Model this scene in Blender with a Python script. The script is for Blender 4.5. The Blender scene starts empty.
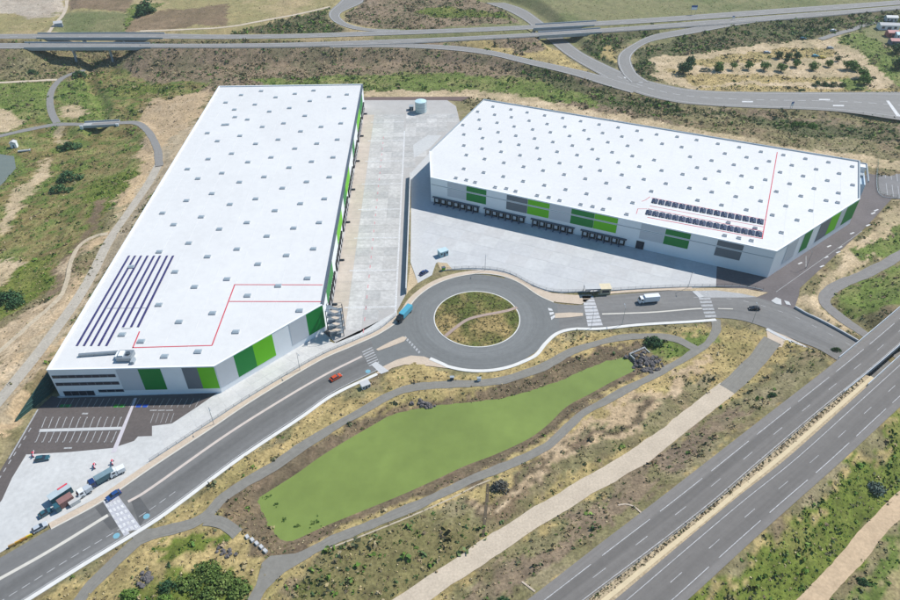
import bpy, math, random
import numpy as np
R = math.radians
random.seed(7); rng = np.random.default_rng(7)
scene = bpy.context.scene
C = scene.collection

# ------------------------------------------------------------------ camera, sky, sun, exposure
CAM_H, PITCH, FPX = 185.0, 38.9, 685.0          # metres above the platform, degrees below horizon, focal length for a 900 px wide frame
cam = bpy.data.objects.new('camera', bpy.data.cameras.new('camera')); C.objects.link(cam)
cam.location = (0, 0, CAM_H); cam.rotation_euler = (R(90 - PITCH), 0, 0)
cam.data.sensor_width = 36.0; cam.data.lens = FPX / 900 * 36.0
cam.data.clip_start = 1.0; cam.data.clip_end = 20000
scene.camera = cam
SUN = np.array([0.551, 0.331, 0.766]); SUN /= np.linalg.norm(SUN)
SUN_EL = math.asin(SUN[2]); SUN_AZ = math.atan2(SUN[0], SUN[1])
world = bpy.data.worlds.new('World'); scene.world = world; world.use_nodes = True
wn = world.node_tree.nodes; wl = world.node_tree.links; wn.clear()
sky = wn.new('ShaderNodeTexSky'); sky.sky_type = 'NISHITA'; sky.sun_disc = False; sky.ozone_density = 3.0; sky.dust_density = 0.3
sky.sun_elevation = SUN_EL; sky.sun_rotation = SUN_AZ
bg = wn.new('ShaderNodeBackground'); bg.inputs[1].default_value = 0.095
wo = wn.new('ShaderNodeOutputWorld'); tint = wn.new('ShaderNodeVectorMath'); tint.operation = 'MULTIPLY'; tint.inputs[1].default_value = (.78, 1.06, 1.10); wl.new(sky.outputs[0], tint.inputs[0]); wl.new(tint.outputs[0], bg.inputs[0]); wl.new(bg.outputs[0], wo.inputs[0])
sun = bpy.data.objects.new('sun', bpy.data.lights.new('sun', 'SUN')); C.objects.link(sun)
sun.data.energy = 4.2; sun.data.angle = R(0.5); sun.data.color = (1.0, 0.955, 0.89)
from mathutils import Vector
sun.rotation_euler = Vector(SUN).to_track_quat('Z', 'Y').to_euler(); sun.location = (200, 120, 400)
scene.view_settings.view_transform = 'Standard'; scene.view_settings.look = 'None'
scene.view_settings.gamma = 1.0; scene.view_settings.exposure = 0.36
scene.render.engine = 'CYCLES'; scene.render.resolution_x = 1024; scene.render.resolution_y = 683

# ------------------------------------------------------------------ survey helper: sight line of the photograph -> point on the plane z
_d = R(PITCH)
_F = np.array([0, math.cos(_d), -math.sin(_d)]); _U = np.array([0, math.sin(_d), math.cos(_d)])
def g(u, v, z=0.0):
    D = np.array([1.0, 0, 0]) * (u - 450) / FPX + _U * (300 - v) / FPX + _F
    return np.array([0, 0, CAM_H]) + D * (z - CAM_H) / D[2]
def gl(pts, z=0.0):
    return np.array([g(p[0], p[1], p[2] if len(p) > 2 else z) for p in pts])

def spline(P, step=2.0):
    """Catmull-Rom through P (n,3), resampled every step metres."""
    P = np.asarray(P, float)
    if len(P) == 2: Q = P
    else:
        E = np.vstack([2*P[0]-P[1], P, 2*P[-1]-P[-2]]); out = []
        for i in range(len(P)-1):
            a, b, c, d = E[i:i+4]
            t = np.linspace(0, 1, 12, endpoint=False)[:, None]
            out.append(.5*(2*b + (c-a)*t + (2*a-5*b+4*c-d)*t**2 + (-a+3*b-3*c+d)*t**3))
        Q = np.vstack(out + [P[-1:]])
    s = np.r_[0, np.cumsum(np.linalg.norm(np.diff(Q, axis=0), axis=1))]
    n = max(2, int(s[-1]/step)+1)
    q = np.linspace(0, s[-1], n)
    return np.stack([np.interp(q, s, Q[:, k]) for k in range(3)], 1)
def resample(Q, n):
    s = np.r_[0, np.cumsum(np.linalg.norm(np.diff(Q, axis=0), axis=1))]
    q = np.linspace(0, s[-1], n)
    return np.stack([np.interp(q, s, Q[:, k]) for k in range(3)], 1)
def perp(L):
    t = np.gradient(L[:, :2], axis=0); t /= np.linalg.norm(t, axis=1)[:, None] + 1e-9
    return np.stack([-t[:, 1], t[:, 0], np.zeros(len(t))], 1)      # to the left of travel
def offset(L, d): return L + perp(L)*d

# ------------------------------------------------------------------ materials
def srgb(r, g_, b):
    f = lambda c: ((c/255+.055)/1.055)**2.4 if c > 10 else c/255/12.92
    return (f(r), f(g_), f(b))
MATS = {}
def mat(name, col, rough=.8, var=.12, scale=.6, bump=0.0, metal=0.0, spec=.3, attr=None, detail_scale=None, grain=.0):
    if name in MATS: return MATS[name]
    m = bpy.data.materials.new(name); m.use_nodes = True
    nt = m.node_tree; N = nt.nodes; L = nt.links; bs = N['Principled BSDF']
    bs.inputs['Roughness'].default_value = rough; bs.inputs['Metallic'].default_value = metal
    bs.inputs['Specular IOR Level'].default_value = spec
    tc = N.new('ShaderNodeTexCoord')
    nz = N.new('ShaderNodeTexNoise'); nz.inputs['Scale'].default_value = scale; nz.inputs['Detail'].default_value = 6; nz.inputs['Roughness'].default_value = .65
    L.new(tc.outputs['Object'], nz.inputs['Vector'])
    mr = N.new('ShaderNodeMapRange'); mr.inputs[1].default_value = .25; mr.inputs[2].default_value = .75
    mr.inputs[3].default_value = 1-var; mr.inputs[4].default_value = 1+var
    L.new(nz.outputs[0], mr.inputs[0])
    fac = mr.outputs[0]
    if grain:
        n2 = N.new('ShaderNodeTexNoise'); n2.inputs['Scale'].default_value = detail_scale or 4; n2.inputs['Detail'].default_value = 4
        L.new(tc.outputs['Object'], n2.inputs['Vector'])
        m2 = N.new('ShaderNodeMapRange'); m2.inputs[1].default_value = .3; m2.inputs[2].default_value = .7
        m2.inputs[3].default_value = 1-grain; m2.inputs[4].default_value = 1+grain
        L.new(n2.outputs[0], m2.inputs[0])
        mu = N.new('ShaderNodeMath'); mu.operation = 'MULTIPLY'; L.new(fac, mu.inputs[0]); L.new(m2.outputs[0], mu.inputs[1]); fac = mu.outputs[0]
    mx = N.new('ShaderNodeVectorMath'); mx.operation = 'SCALE'
    if attr:
        at = N.new('ShaderNodeAttribute'); at.attribute_name = attr; L.new(at.outputs['Color'], mx.inputs[0])
    else: mx.inputs[0].default_value = col[:3]
    L.new(fac, mx.inputs['Scale']); L.new(mx.outputs[0], bs.inputs['Base Color'])
    if bump:
        bp = N.new('ShaderNodeBump'); bp.inputs['Strength'].default_value = bump; bp.inputs['Distance'].default_value = .3
        n3 = N.new('ShaderNodeTexNoise'); n3.inputs['Scale'].default_value = (detail_scale or 2); n3.inputs['Detail'].default_value = 5
        L.new(tc.outputs['Object'], n3.inputs['Vector'])
        L.new(n3.outputs[0], bp.inputs['Height']); L.new(bp.outputs[0], bs.inputs['Normal'])
    MATS[name] = m; return m
def asphalt(name, col, lanes=(), tint=.10, var=.10, patch=.0):
    """aged asphalt: worn wheel paths follow the strip's UV (u across 0-1, v along in metres)."""
    if name in MATS: return MATS[name]
    m = bpy.data.materials.new(name); m.use_nodes = True
    nt = m.node_tree; N = nt.nodes; L = nt.links; bs = N['Principled BSDF']
    bs.inputs['Roughness'].default_value = .85; bs.inputs['Specular IOR Level'].default_value = .25
    uv = N.new('ShaderNodeUVMap'); mp = N.new('ShaderNodeMapping'); mp.inputs['Scale'].default_value = (14, .035, 1)
    L.new(uv.outputs[0], mp.inputs[0])
    n1 = N.new('ShaderNodeTexNoise'); n1.inputs['Scale'].default_value = 1; n1.inputs['Detail'].default_value = 5; L.new(mp.outputs[0], n1.inputs['Vector'])
    tc = N.new('ShaderNodeTexCoord'); n2 = N.new('ShaderNodeTexNoise'); n2.inputs['Scale'].default_value = .5; n2.inputs['Detail'].default_value = 7
    n2.inputs['Roughness'].default_value = .7
    L.new(tc.outputs['Object'], n2.inputs['Vector'])
    def rng_(src, a):
        r_ = N.new('ShaderNodeMapRange'); r_.inputs[1].default_value = .3; r_.inputs[2].default_value = .7; r_.inputs[3].default_value = 1-a; r_.inputs[4].default_value = 1+a
        L.new(src, r_.inputs[0]); return r_.outputs[0]
    mu = N.new('ShaderNodeMath'); mu.operation = 'MULTIPLY'; L.new(rng_(n1.outputs[0], tint), mu.inputs[0]); L.new(rng_(n2.outputs[0], var), mu.inputs[1])
    fac = mu.outputs[0]
    sx = N.new('ShaderNodeSeparateXYZ'); L.new(uv.outputs[0], sx.inputs[0])
    if lanes:                                            # rubber-darkened lanes (stains of the surface itself)
        cr = N.new('ShaderNodeValToRGB'); cr.color_ramp.interpolation = 'EASE'
        el = cr.color_ramp.elements
        while len(el) > 1: el.remove(el[-1])
        el[0].position = lanes[0][0]; el[0].color = (lanes[0][1],)*3+(1,)
        for p, v in lanes[1:]:
            e = el.new(p); e.color = (v, v, v, 1)
        L.new(sx.outputs[0], cr.inputs[0])
        m3 = N.new('ShaderNodeMath'); m3.operation = 'MULTIPLY'; L.new(fac, m3.inputs[0]); L.new(cr.outputs[0], m3.inputs[1]); fac = m3.outputs[0]
    sc = N.new('ShaderNodeVectorMath'); sc.operation = 'SCALE'; sc.inputs[0].default_value = col[:3]; L.new(fac, sc.inputs['Scale'])
    L.new(sc.outputs[0], bs.inputs['Base Color'])
    MATS[name] = m; return m

M_roof = mat('roof_membrane', (.615, .612, .605), .6, .05, .04, grain=.03, detail_scale=.5)
M_white = mat('white_cladding', (.74, .76, .78), .5, .03, .2)
M_grey = mat('light_grey_cladding', (.50, .52, .55), .5, .04, .2)
M_dark = mat('dark_grey_cladding', (.14, .16, .18), .5, .06, .2)
M_green = mat('green_cladding', (.005, .20, .035), .5, .05, .2)
M_lime = mat('lime_cladding', (.13, .48, .005), .5, .05, .2)
M_coping = mat('grey_coping', (.30, .34, .37), .5, .05, .3)
M_coping_d = mat('dark_coping', (.09, .11, .14), .5, .05, .3)
M_glass = mat('dark_glass', (.02, .03, .045), .12, .1, .3, spec=.6)
M_skyl = mat('skylight_dome', (.30, .36, .40), .25, .1, 1.0, spec=.5)
M_skylB = mat('skylight_glazing', (.22, .24, .26), .3, .1, 1.0, spec=.5)
M_black = mat('black_rubber', (.015, .015, .018), .8, .1, 2)
M_solar = mat('solar_cells', (.05, .038, .15), .25, .15, 1.5, spec=.5)
M_red = mat('red_paint', (.52, .06, .09), .6, .1, .5)
M_steel = mat('galvanised_steel', (.30, .34, .37), .45, .12, 1, metal=.5)
M_steel_d = mat('dark_steel', (.06, .08, .10), .5, .12, 1)
M_conc = mat('pale_concrete', (.50, .50, .49), .85, .10, .08, bump=.1, grain=.08, detail_scale=.6)
M_conc_b = mat('bright_concrete', (.47, .475, .475), .85, .06, .06, grain=.05, detail_scale=.7)
M_conc_y = mat('yard_concrete', (.37, .37, .365), .85, .10, .10, grain=.07, detail_scale=.5)
M_kerb = mat('kerb_stone', (.55, .52, .46), .85, .10, .4)
M_pave = mat('beige_pavement', (.50, .41, .32), .9, .10, .3, grain=.08, detail_scale=2)
M_hwp = mat('motorway_paint', (.44, .44, .445), .8, .2, .5, grain=.25, detail_scale=1.5)
M_faint = mat('worn_road_paint', (.36, .365, .37), .8, .25, .9, grain=.2, detail_scale=2)
M_paint = mat('white_road_paint', (.55, .55, .55), .7, .22, .9, grain=.2, detail_scale=2)
M_road = asphalt('road_asphalt', (.158, .156, .152), [(0, 1.08), (.25, .98), (.42, 1.1), (.5, 1), (.6, .80), (.75, .92), (.9, 1.05)], .09)
M_ring = asphalt('roundabout_asphalt', (.168, .174, .172), [(0, .95), (.35, .92), (.7, 1.06), (1, 1.05)], .08)
M_hw = asphalt('motorway_asphalt', (.163, .152, .142), [(0, 1.18), (.26, 1.15), (.38, .84), (.55, .86), (.64, 1.02), (.8, .95), (1, 1.05)], .07, .08)
M_hw2 = asphalt('motorway_asphalt_b', (.165, .154, .144), [(0, 1.1), (.2, .98), (.4, .95), (.62, .86), (.78, .93), (.85, 1.12), (1, 1.12)], .07, .08)
M_lot = mat('parking_asphalt', (.11, .095, .09), .9, .14, .12, grain=.10, detail_scale=1.0)
M_lane = mat('service_lane_asphalt', (.135, .12, .12), .9, .14, .1, grain=.10, detail_scale=1.0)
M_path = asphalt('path_asphalt', (.205, .195, .172), (), .10, .14)
M_far = asphalt('old_motorway_asphalt', (.225, .218, .208), (), .06, .08)
M_gravel = mat('gravel_track', (.48, .405, .315), .95, .12, .15, grain=.12, detail_scale=1.5)
M_dirt = mat('dirt_track', (.47, .35, .23), .95, .14, .2, grain=.12, detail_scale=1.2)
M_sand = mat('sandy_verge', (.44, .35, .23), .95, .18, .3, grain=.2, detail_scale=1.4, bump=.3)
M_ground = mat('ground_cover', (.2, .2, .2), .95, .16, .45, attr='cover', grain=.30, detail_scale=1.1, bump=.8)
M_veg = mat('leaf_clumps', (.1, .1, .1), .8, .2, 1.5, attr='tint', spec=.15)
M_bark = mat('bark', (.10, .07, .05), .9, .2, 3)
M_rock = mat('dark_rock', (.13, .12, .12), .9, .3, 1.0, bump=.5)

# ------------------------------------------------------------------ mesh builder
class MB:
    def __init__(s): s.v = []; s.f = []; s.uv = None
    def add(s, V, Fs):
        b = len(s.v); s.v += [tuple(map(float, p)) for p in V]; s.f += [tuple(i+b for i in f) for f in Fs]; return s
    def box(s, x0, x1, y0, y1, z0, z1):
        V = [(x0,y0,z0),(x1,y0,z0),(x1,y1,z0),(x0,y1,z0),(x0,y0,z1),(x1,y0,z1),(x1,y1,z1),(x0,y1,z1)]
        return s.add(V, [(0,3,2,1),(4,5,6,7),(0,1,5,4),(1,2,6,5),(2,3,7,6),(3,0,4,7)])
    def prism(s, poly, z0, z1):
        n = len(poly); a0 = sum(poly[i][0]*poly[(i+1)%n][1]-poly[(i+1)%n][0]*poly[i][1] for i in range(n))
        if a0 < 0: poly = poly[::-1]
        V = [(p[0], p[1], z0) for p in poly] + [(p[0], p[1], z1) for p in poly]
        return s.add(V, [tuple(range(n))[::-1], tuple(range(n, 2*n))] + [(i, (i+1)%n, n+(i+1)%n, n+i) for i in range(n)])
    def side(s, prof, y0, y1, ins=0.0):
        """prof: (x,z) outline extruded across y; ins narrows nothing"""
        n = len(prof); V = [(p[0], y0, p[1]) for p in prof] + [(p[0], y1, p[1]) for p in prof]
        return s.add(V, [tuple(range(n)), tuple(range(n, 2*n))[::-1]] + [(i, n+i, n+(i+1)%n, (i+1)%n) for i in range(n)])
    def tube(s, a, b, r, r2=None, n=8, cap=True):
        a = np.array(a, float); b = np.array(b, float); r2 = r if r2 is None else r2
        d = (b-a)/(np.linalg.norm(b-a)+1e-9); h = np.array([1, 0, 0]) if abs(d[0]) < .9 else np.array([0, 1, 0])
        u = np.cross(d, h); u /= np.linalg.norm(u); w = np.cross(d, u)
        V = []
        for c, q in ((a, r), (b, r2)):
            for k in range(n):
                t = 2*math.pi*k/n; V.append(c + q*(u*math.cos(t)+w*math.sin(t)))
        Fs = [(k, (k+1)%n, n+(k+1)%n, n+k) for k in range(n)]
        if cap: Fs += [tuple(range(n))[::-1], tuple(range(n, 2*n))]
        return s.add(V, Fs)
    def mesh(s, name):
        me = bpy.data.meshes.new(name); me.from_pydata(s.v, [], s.f); me.update(); return me
    def build(s, name, m, parent=None):
        return obj(name, s.mesh(name), m, parent)
def obj(name, me, m=None, parent=None):
    o = bpy.data.objects.new(name, me); C.objects.link(o)
    if m is not None and len(me.materials) == 0: me.materials.append(m)
    if parent is not None: o.parent = parent
    return o
def tag(o, label=None, cat=None, group=None, kind=None):
    if label: o['label'] = label
    if cat: o['category'] = cat
    if group: o['group'] = group
    if kind: o['kind'] = kind
    return o
def empty(name, loc, rz=0, label=None, cat=None, group=None):
    o = bpy.data.objects.new(name, None); C.objects.link(o); o.location = loc; o.rotation_euler = (0, 0, rz)
    return tag(o, label, cat, group)
def struct(o): o['kind'] = 'structure'; return o
def copy_tree(o, parent=None):
    c = o.copy(); C.objects.link(c); c.parent = parent
    for ch in list(o.children): copy_tree(ch, c)
    return c
def sheet(name, pts, m, z=0.0, parent=None, px=True):
    P = gl(pts, z) if px else np.array([(p[0], p[1], z) for p in pts])
    me = bpy.data.meshes.new(name); me.from_pydata([tuple(p) for p in P], [], [tuple(range(len(P)))]); me.update()
    if me.polygons[0].normal.z < 0: me.flip_normals()
    return obj(name, me, m, parent)
def strip_mesh(name, A, B, dz=0.0):
    n = len(A); V = []; s = np.r_[0, np.cumsum(np.linalg.norm(np.diff((A+B)/2, axis=0), axis=1))]
    K = 5
    for i in range(n):
        for k in range(K):
            V.append(tuple(A[i]+(B[i]-A[i])*k/(K-1)+np.array([0, 0, dz])))
    Fs = [(i*K+k, i*K+k+1, (i+1)*K+k+1, (i+1)*K+k) for i in range(n-1) for k in range(K-1)]
    me = bpy.data.meshes.new(name); me.from_pydata(V, [], Fs); me.update()
    uv = me.uv_layers.new(name='UVMap')
    li = np.empty(len(me.loops), int); me.loops.foreach_get('vertex_index', li)
    co = np.stack([(li % K)/(K-1), s[li//K]], 1).astype(np.float32)
    uv.data.foreach_set('uv', co.ravel())
    if me.polygons[0].normal.z < 0: me.flip_normals()
    return me
class Strip:
    def __init__(s, A, B, z=0.0, step=2.0, world=False):
        a = spline(np.array(A) if world else gl(A, z), step); b = spline(np.array(B) if world else gl(B, z), step)
        n = max(len(a), len(b)); s.A = resample(a, n); s.B = resample(b, n)
    def mid(s): return (s.A+s.B)/2
    def at(s, f): return s.A+(s.B-s.A)*f
    def build(s, name, m, dz=0.02, parent=None): return obj(name, strip_mesh(name, s.A, s.B, dz), m, parent)
def ribbon(path, w, z=0.0, step=2.0):
    L = spline(gl(path, z), step); st = Strip.__new__(Strip); st.A = offset(L, w/2); st.B = offset(L, -w/2); return st
def line_strip(L, w):
    st = Strip.__new__(Strip); st.A = offset(L, w/2); st.B = offset(L, -w/2); return st
def dashes(L, w, on, off, name, m, parent, dz=.05, start=0.0):
    s = np.r_[0, np.cumsum(np.linalg.norm(np.diff(L, axis=0), axis=1))]
    q = start; out = []
    while q+on < s[-1]:
        t = np.linspace(q, q+on, max(2, int(on/3)+1))
        P = np.stack([np.interp(t, s, L[:, k]) for k in range(3)], 1)
        out.append(line_strip(P, w).build(name, m, dz, parent)); q += on+off
    return out
def raised(L, w0, w1, h, name, m, parent=None, dz=0.0):
    """kerb / pavement: from offset w0 to w1 (left of travel), top at +h, with side faces"""
    a = offset(L, w0); b = offset(L, w1); n = len(a); V = []
    for i in range(n):
        for p, z in ((a, dz-.1), (a, dz+h), (b, dz+h), (b, dz-.1)): V.append((p[i][0], p[i][1], p[i][2]+z))
    Fs = [(4*i+k, 4*i+k+1, 4*i+k+5, 4*i+k+4) for i in range(n-1) for k in range(3)]
    me = bpy.data.meshes.new(name); me.from_pydata(V, [], Fs); me.update()
    if me.polygons[1].normal.z < 0: me.flip_normals()
    return obj(name, me, m, parent)

# ------------------------------------------------------------------ plan of the place (roads first, the ground is graded to them)
HA, HB = 13.5, 14.3
A_px = [(46.7,370),(214,366.3),(322.4,304.7),(362.7,84),(219,86)]
B_px = [(430.7,177.3),(776.7,251.3),(860,198.7),(860,160.7),(484,99),(429.5,151)]
A_w = gl(A_px, HA); B_w = gl(B_px, HB)

road_w = Strip([(-70,597),(0,558),(50,529),(100,502),(150,468),(208,430),(253,400),(317,362),(350,347),(378,334),(398,321)],
               [(-40,641),(25,599.5),(83,563),(150,522),(181,500),(240,456),(300,416),(333,393),(377,371),(395,362),(412,357)])
road_e = Strip([(528,289),(540,296),(555,303),(581,305),(591,299),(602,296),(637,293),(692,290),(742,294),(793,309),(817,320),(857,342),(900,368),(930,388)],
               [(534,354),(543,343),(556,332.5),(573,327.5),(600,327),(640,323),(690,320),(717,318),(740,320),(765,327.5),(800,342),(820,350),(858,374),(885,396)])
RC = np.array([11.2, 217.3, 0.0]); R_IN, R_OUT = 18.6, 30.2
HZ = 7.0
hw_l = Strip([(440,667),(480,635),(530,598),(600,543.7),(660,498),(750,428),(840,358),(900,308),(960,256),(1010,212)],
             [(520,652),(560,620),(600,589),(660,544),(715,501),(760,462),(820,411),(880,362),(930,318),(1000,256)], HZ)
hw_r = Strip([(540,660),(575,632),(617,598),(675,549),(735,499),(786,459),(840,411),(893,363),(940,321),(1010,260)],
             [(610,665),(650,632),(689,599),(750,543),(798,500),(843,460),(900,407),(950,362),(1000,317),(1050,272)], HZ)
MZ = 9.0
mw_n = Strip([(-60,34.5),(0,34),(150,33.5),(225,34.5),(300,33.6),(390,30.5),(450,28.5),(520,25.5),(600,21),(675,16),(750,10.5),(830,5),(900,0),(980,-7)],
             [(-60,38.8),(0,38.5),(150,38.5),(225,38.8),(300,37.8),(390,35),(450,32.8),(520,29.7),(600,25.5),(675,21),(750,15.8),(830,10),(900,4.5),(980,-2)], MZ, 4)
mw_s = Strip([(-60,43.5),(0,43),(150,43.5),(225,43.5),(300,42.3),(390,39.3),(450,37),(520,33.5),(600,28.5),(675,22.8),(750,17),(830,11),(900,5.5),(980,-1)],
             [(-60,48.5),(0,48.5),(150,48),(225,48),(300,47.3),(390,44.6),(450,41.5),(520,37.7),(600,33),(675,28),(750,22.5),(830,16),(900,9.5),(980,2.5)], MZ, 4)
ramp = Strip([(330,44.5,9),(390,43.5,9),(450,45.4,8.5),(492,50.5,7.8),(525,58,6.8),(567,67,5.5),(600,75,4.4),(640,87,3.6)],
             [(330,47.5,9),(390,47.2,9),(450,50,8.5),(492,55.5,7.8),(525,63.5,6.8),(567,73.5,5.5),(600,83.5,4.4),(632,93,3.6)], step=3)
low = Strip([(505,2.5),(525,9.5),(543,22),(566,40),(582,52),(602,62.5),(633,76),(667,85),(700,90),(750,91.7),(825,92),(900,91.7),(980,91)],
            [(485,2.5),(508,11),(527,22),(548,40),(568,56),(597,73),(633,91.5),(675,102),(717,106),(750,107.5),(833,111),(900,120),(980,132)], 3.5, 3)
loop = Strip([(630,82,3.6),(622,73,3.7),(617.5,62,4.2),(620,53,5),(632,44.5,6),(652,35,7.4),(683,29,8.6),(725,22,8.95),(770,17,9)],
             [(650,82,3.6),(639,75,3.7),(632.5,65,4.2),(632,55,5),(645,44,6),(664,38.5,7.4),(694,33.2,8.6),(735,25.5,8.95),(780,18.7,9)], step=3)
top_ramp = Strip([(345,-6),(338,3),(329,12),(332,20),(346,27),(366,30.5),(400,31)], [(372,-6),(362,3),(341,13),(344,21),(356,26),(374,28.8),(400,29.6)], MZ, 3)
VZ = -5.0
valley_lane = ribbon([(85,70,-4),(74,73,-4),(61,79,-4.5),(52,90,-5),(50,102,-5),(52,113,-5),(57,123,-5)], 4.6)
valley_path = ribbon([(-30,143,-5),(0,136,-5),(28,129.5,-5),(57,124.5,-4.6),(85,124.5,-3.6),(100,124,-3.4),(118,123,-3.4),(134,122.5,-3.2),(144,127,-2.6),(152,137,-1.4),(158,150,-.5),(159,166,.15)], 4.6)
valley_track = ribbon([(-30,83,-3),(0,82.5,-3),(38,80.5,-4),(57,79.5,-4.5)], 3.2)
pond_path = ribbon([(77,604),(93,583),(117,560),(142,539),(165,531),(190,525),(208,515),(222,499),(242,485),(263,472),(287,457),(307,443),(335,426),(360,412),(393,394),(418,386.5),(452,384.5),(485,382.5),(510,378),(543,367),(568,353),(602,342),(627,336.5),(660,336.5),(678,340),(698,350)], 3.7)
pond_path2 = ribbon([(716,319),(716,332),(708,343.5),(690,355),(665,370),(655,375),(625,390),(604,402),(582,414),(565,431),(543,448),(507,465.5),(475,478),(450,490),(412,507.5),(375,523),(332,541),(307,553),(282,565),(262,588),(245,620)], 3.0)
spur = ribbon([(205,520),(222,523),(238,534)], 4.5)
gravel_a = ribbon([(772,340),(766,347),(755,362),(742,375),(727,389)], 6.5)
gravel = ribbon([(728,388),(700,409),(670,434),(637,457),(592,483),(555,506),(512,533),(475,557.5),(445,577),(395,612),(340,650)], 6.3)
dirt = ribbon([(960,448,.5),(925,482,.6),(897,508,.8),(875,530,.9),(850,560,1),(812,600,1),(780,636,1)], 5.2)
east_path = ribbon([(960,225,1.5),(920,244,1.2),(900,255,1),(867,273,.6),(846,282,.4),(830,291,.2),(824,302,.1),(838,316),(863,333),(900,357),(930,380)], 5.0)
west_track_px = [(158,165,0),(133,200,0),(107,237,1),(93,267,2),(77,298,3.5),(50,337,5),(20,373,5),(0,397,4.5),(-30,440,3)]
field_tracks = [ribbon([(67,0),(66,8),(63,15),(55,24),(48,33)], 3.0, 8.6), ribbon([(140,31),(180,29.5),(225,27),(260,21),(300,13.5),(330,6.5)], 3.2, 9)]

pond_px = [(610,361),(623,357.5),(631,362),(636,372),(627,380),(610,386),(590,394),(577,401),(562,420),(550,432),(517,449),(485,464),(450,482),(400,501),(362,517),(330,527),(307,536),(285,540),(272,531),(260,505),(257,490),(270,475),(287,465),(315,449),(350,435),(387,417),(415,409),(450,404),(480,401),(510,396.5),(555,383),(590,368)]
PZ = -1.6
pond_w = spline(np.vstack([gl(pond_px, PZ), gl(pond_px[:1], PZ)]), 1.6)[:-1, :2]
pond_w = pond_w+np.convolve(rng.normal(size=len(pond_w)+4), np.ones(5)/5, 'valid')[:, None]*np.array([.7, .9])
stream_px = [(-40,152),(0,154),(14,156),(16,168),(6,180),(-10,196),(-40,210)]
SZ = -7.5
stream_w = gl(stream_px, SZ)[:, :2]
platform_w = np.vstack([gl([(-70,570),(-34,522),(3,446),(12,423),(45,395),(60,378)])[:, :2], [A_w[4][:2]+(-4,2)],
    gl([(366,93),(455,93)])[:, :2], [B_w[4][:2]+(-2,4), B_w[3][:2]+(8,7)], gl([(930,172),(930,202),(893,200),(868,228),(800,291),(806,313),(830,325),(857,341),(858,374),(820,352),(765,331),(717,322),(640,327),(575,331),(556,337),(545,352),(530,365),(500,374),(470,375),(440,371),(415,362),(377,377),(333,398),(300,421),(240,461),(181,505),(150,528),(83,569),(25,606),(-40,648)])[:, :2]])

# ------------------------------------------------------------------ ground: one graded sheet
def seg_dist(X, Y, L, closed=False):
    """distance to polyline and the height of the nearest point on it"""
    best = np.full(X.shape, 1e9); zz = np.zeros(X.shape)
    n = len(L); hasz = L.shape[1] > 2
    for i in range(n if closed else n-1):
        a = L[i]; b = L[(i+1) % n]; d = b[:2]-a[:2]; l2 = d@d+1e-9
        t = np.clip(((X-a[0])*d[0]+(Y-a[1])*d[1])/l2, 0, 1)
        q = (X-a[0]-t*d[0])**2+(Y-a[1]-t*d[1])**2
        m = q < best; best = np.where(m, q, best)
        if hasz: zz = np.where(m, a[2]+t*(b[2]-a[2]), zz)
    return np.sqrt(best), zz
def inside(X, Y, poly):
    r = np.zeros(X.shape, bool); n = len(poly)
    for i in range(n):
        x0, y0 = poly[i][:2]; x1, y1 = poly[(i+1) % n][:2]
        if y0 == y1: continue
        r ^= ((y0 > Y) != (y1 > Y)) & (X < (x1-x0)*(Y-y0)/(y1-y0)+x0)
    return r
def _hash(ix, iy, s):
    h = (ix.astype(np.int64)*374761393+iy.astype(np.int64)*668265263+s*1442695041) & 0x7fffffff
    h = ((h ^ (h >> 13))*1274126177) & 0x7fffffff
    return ((h ^ (h >> 16)) & 0xffff)/65535.0
def vnoise(X, Y, s=0):
    ix = np.floor(X); iy = np.floor(Y); fx = X-ix; fy = Y-iy
    fx = fx*fx*(3-2*fx); fy = fy*fy*(3-2*fy)
    a = _hash(ix, iy, s); b = _hash(ix+1, iy, s); c = _hash(ix, iy+1, s); d = _hash(ix+1, iy+1, s)
    return (a+(b-a)*fx)*(1-fy)+(c+(d-c)*fx)*fy
def fbm(X, Y, scale, s=0, o=4):
    r = 0; amp = .5; f = 1/scale; t = 0
    for k in range(o):
        r = r+amp*vnoise(X*f+17.3*k, Y*f-9.1*k, s+k); t += amp; amp *= .55; f *= 2.1
    return r/t
STEP = 1.6
ax = np.arange(-470, 470.1, STEP); ay = np.arange(70, 760.1, STEP)
far = lambda a0, sgn: a0+sgn*np.cumsum(np.geomspace(6, 1600, 22))
ax = np.r_[far(ax[0], -1)[::-1], ax, far(ax[-1], 1)]; ay = np.r_[far(ay[0], -1)[::-1], ay, far(ay[-1], 1)]
NX, NY = len(ax), len(ay)
X, Y = np.meshgrid(ax, ay); X = X.ravel(); Y = Y.ravel()
core = (np.abs(X) < 480) & (Y > 60) & (Y < 770)
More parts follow.
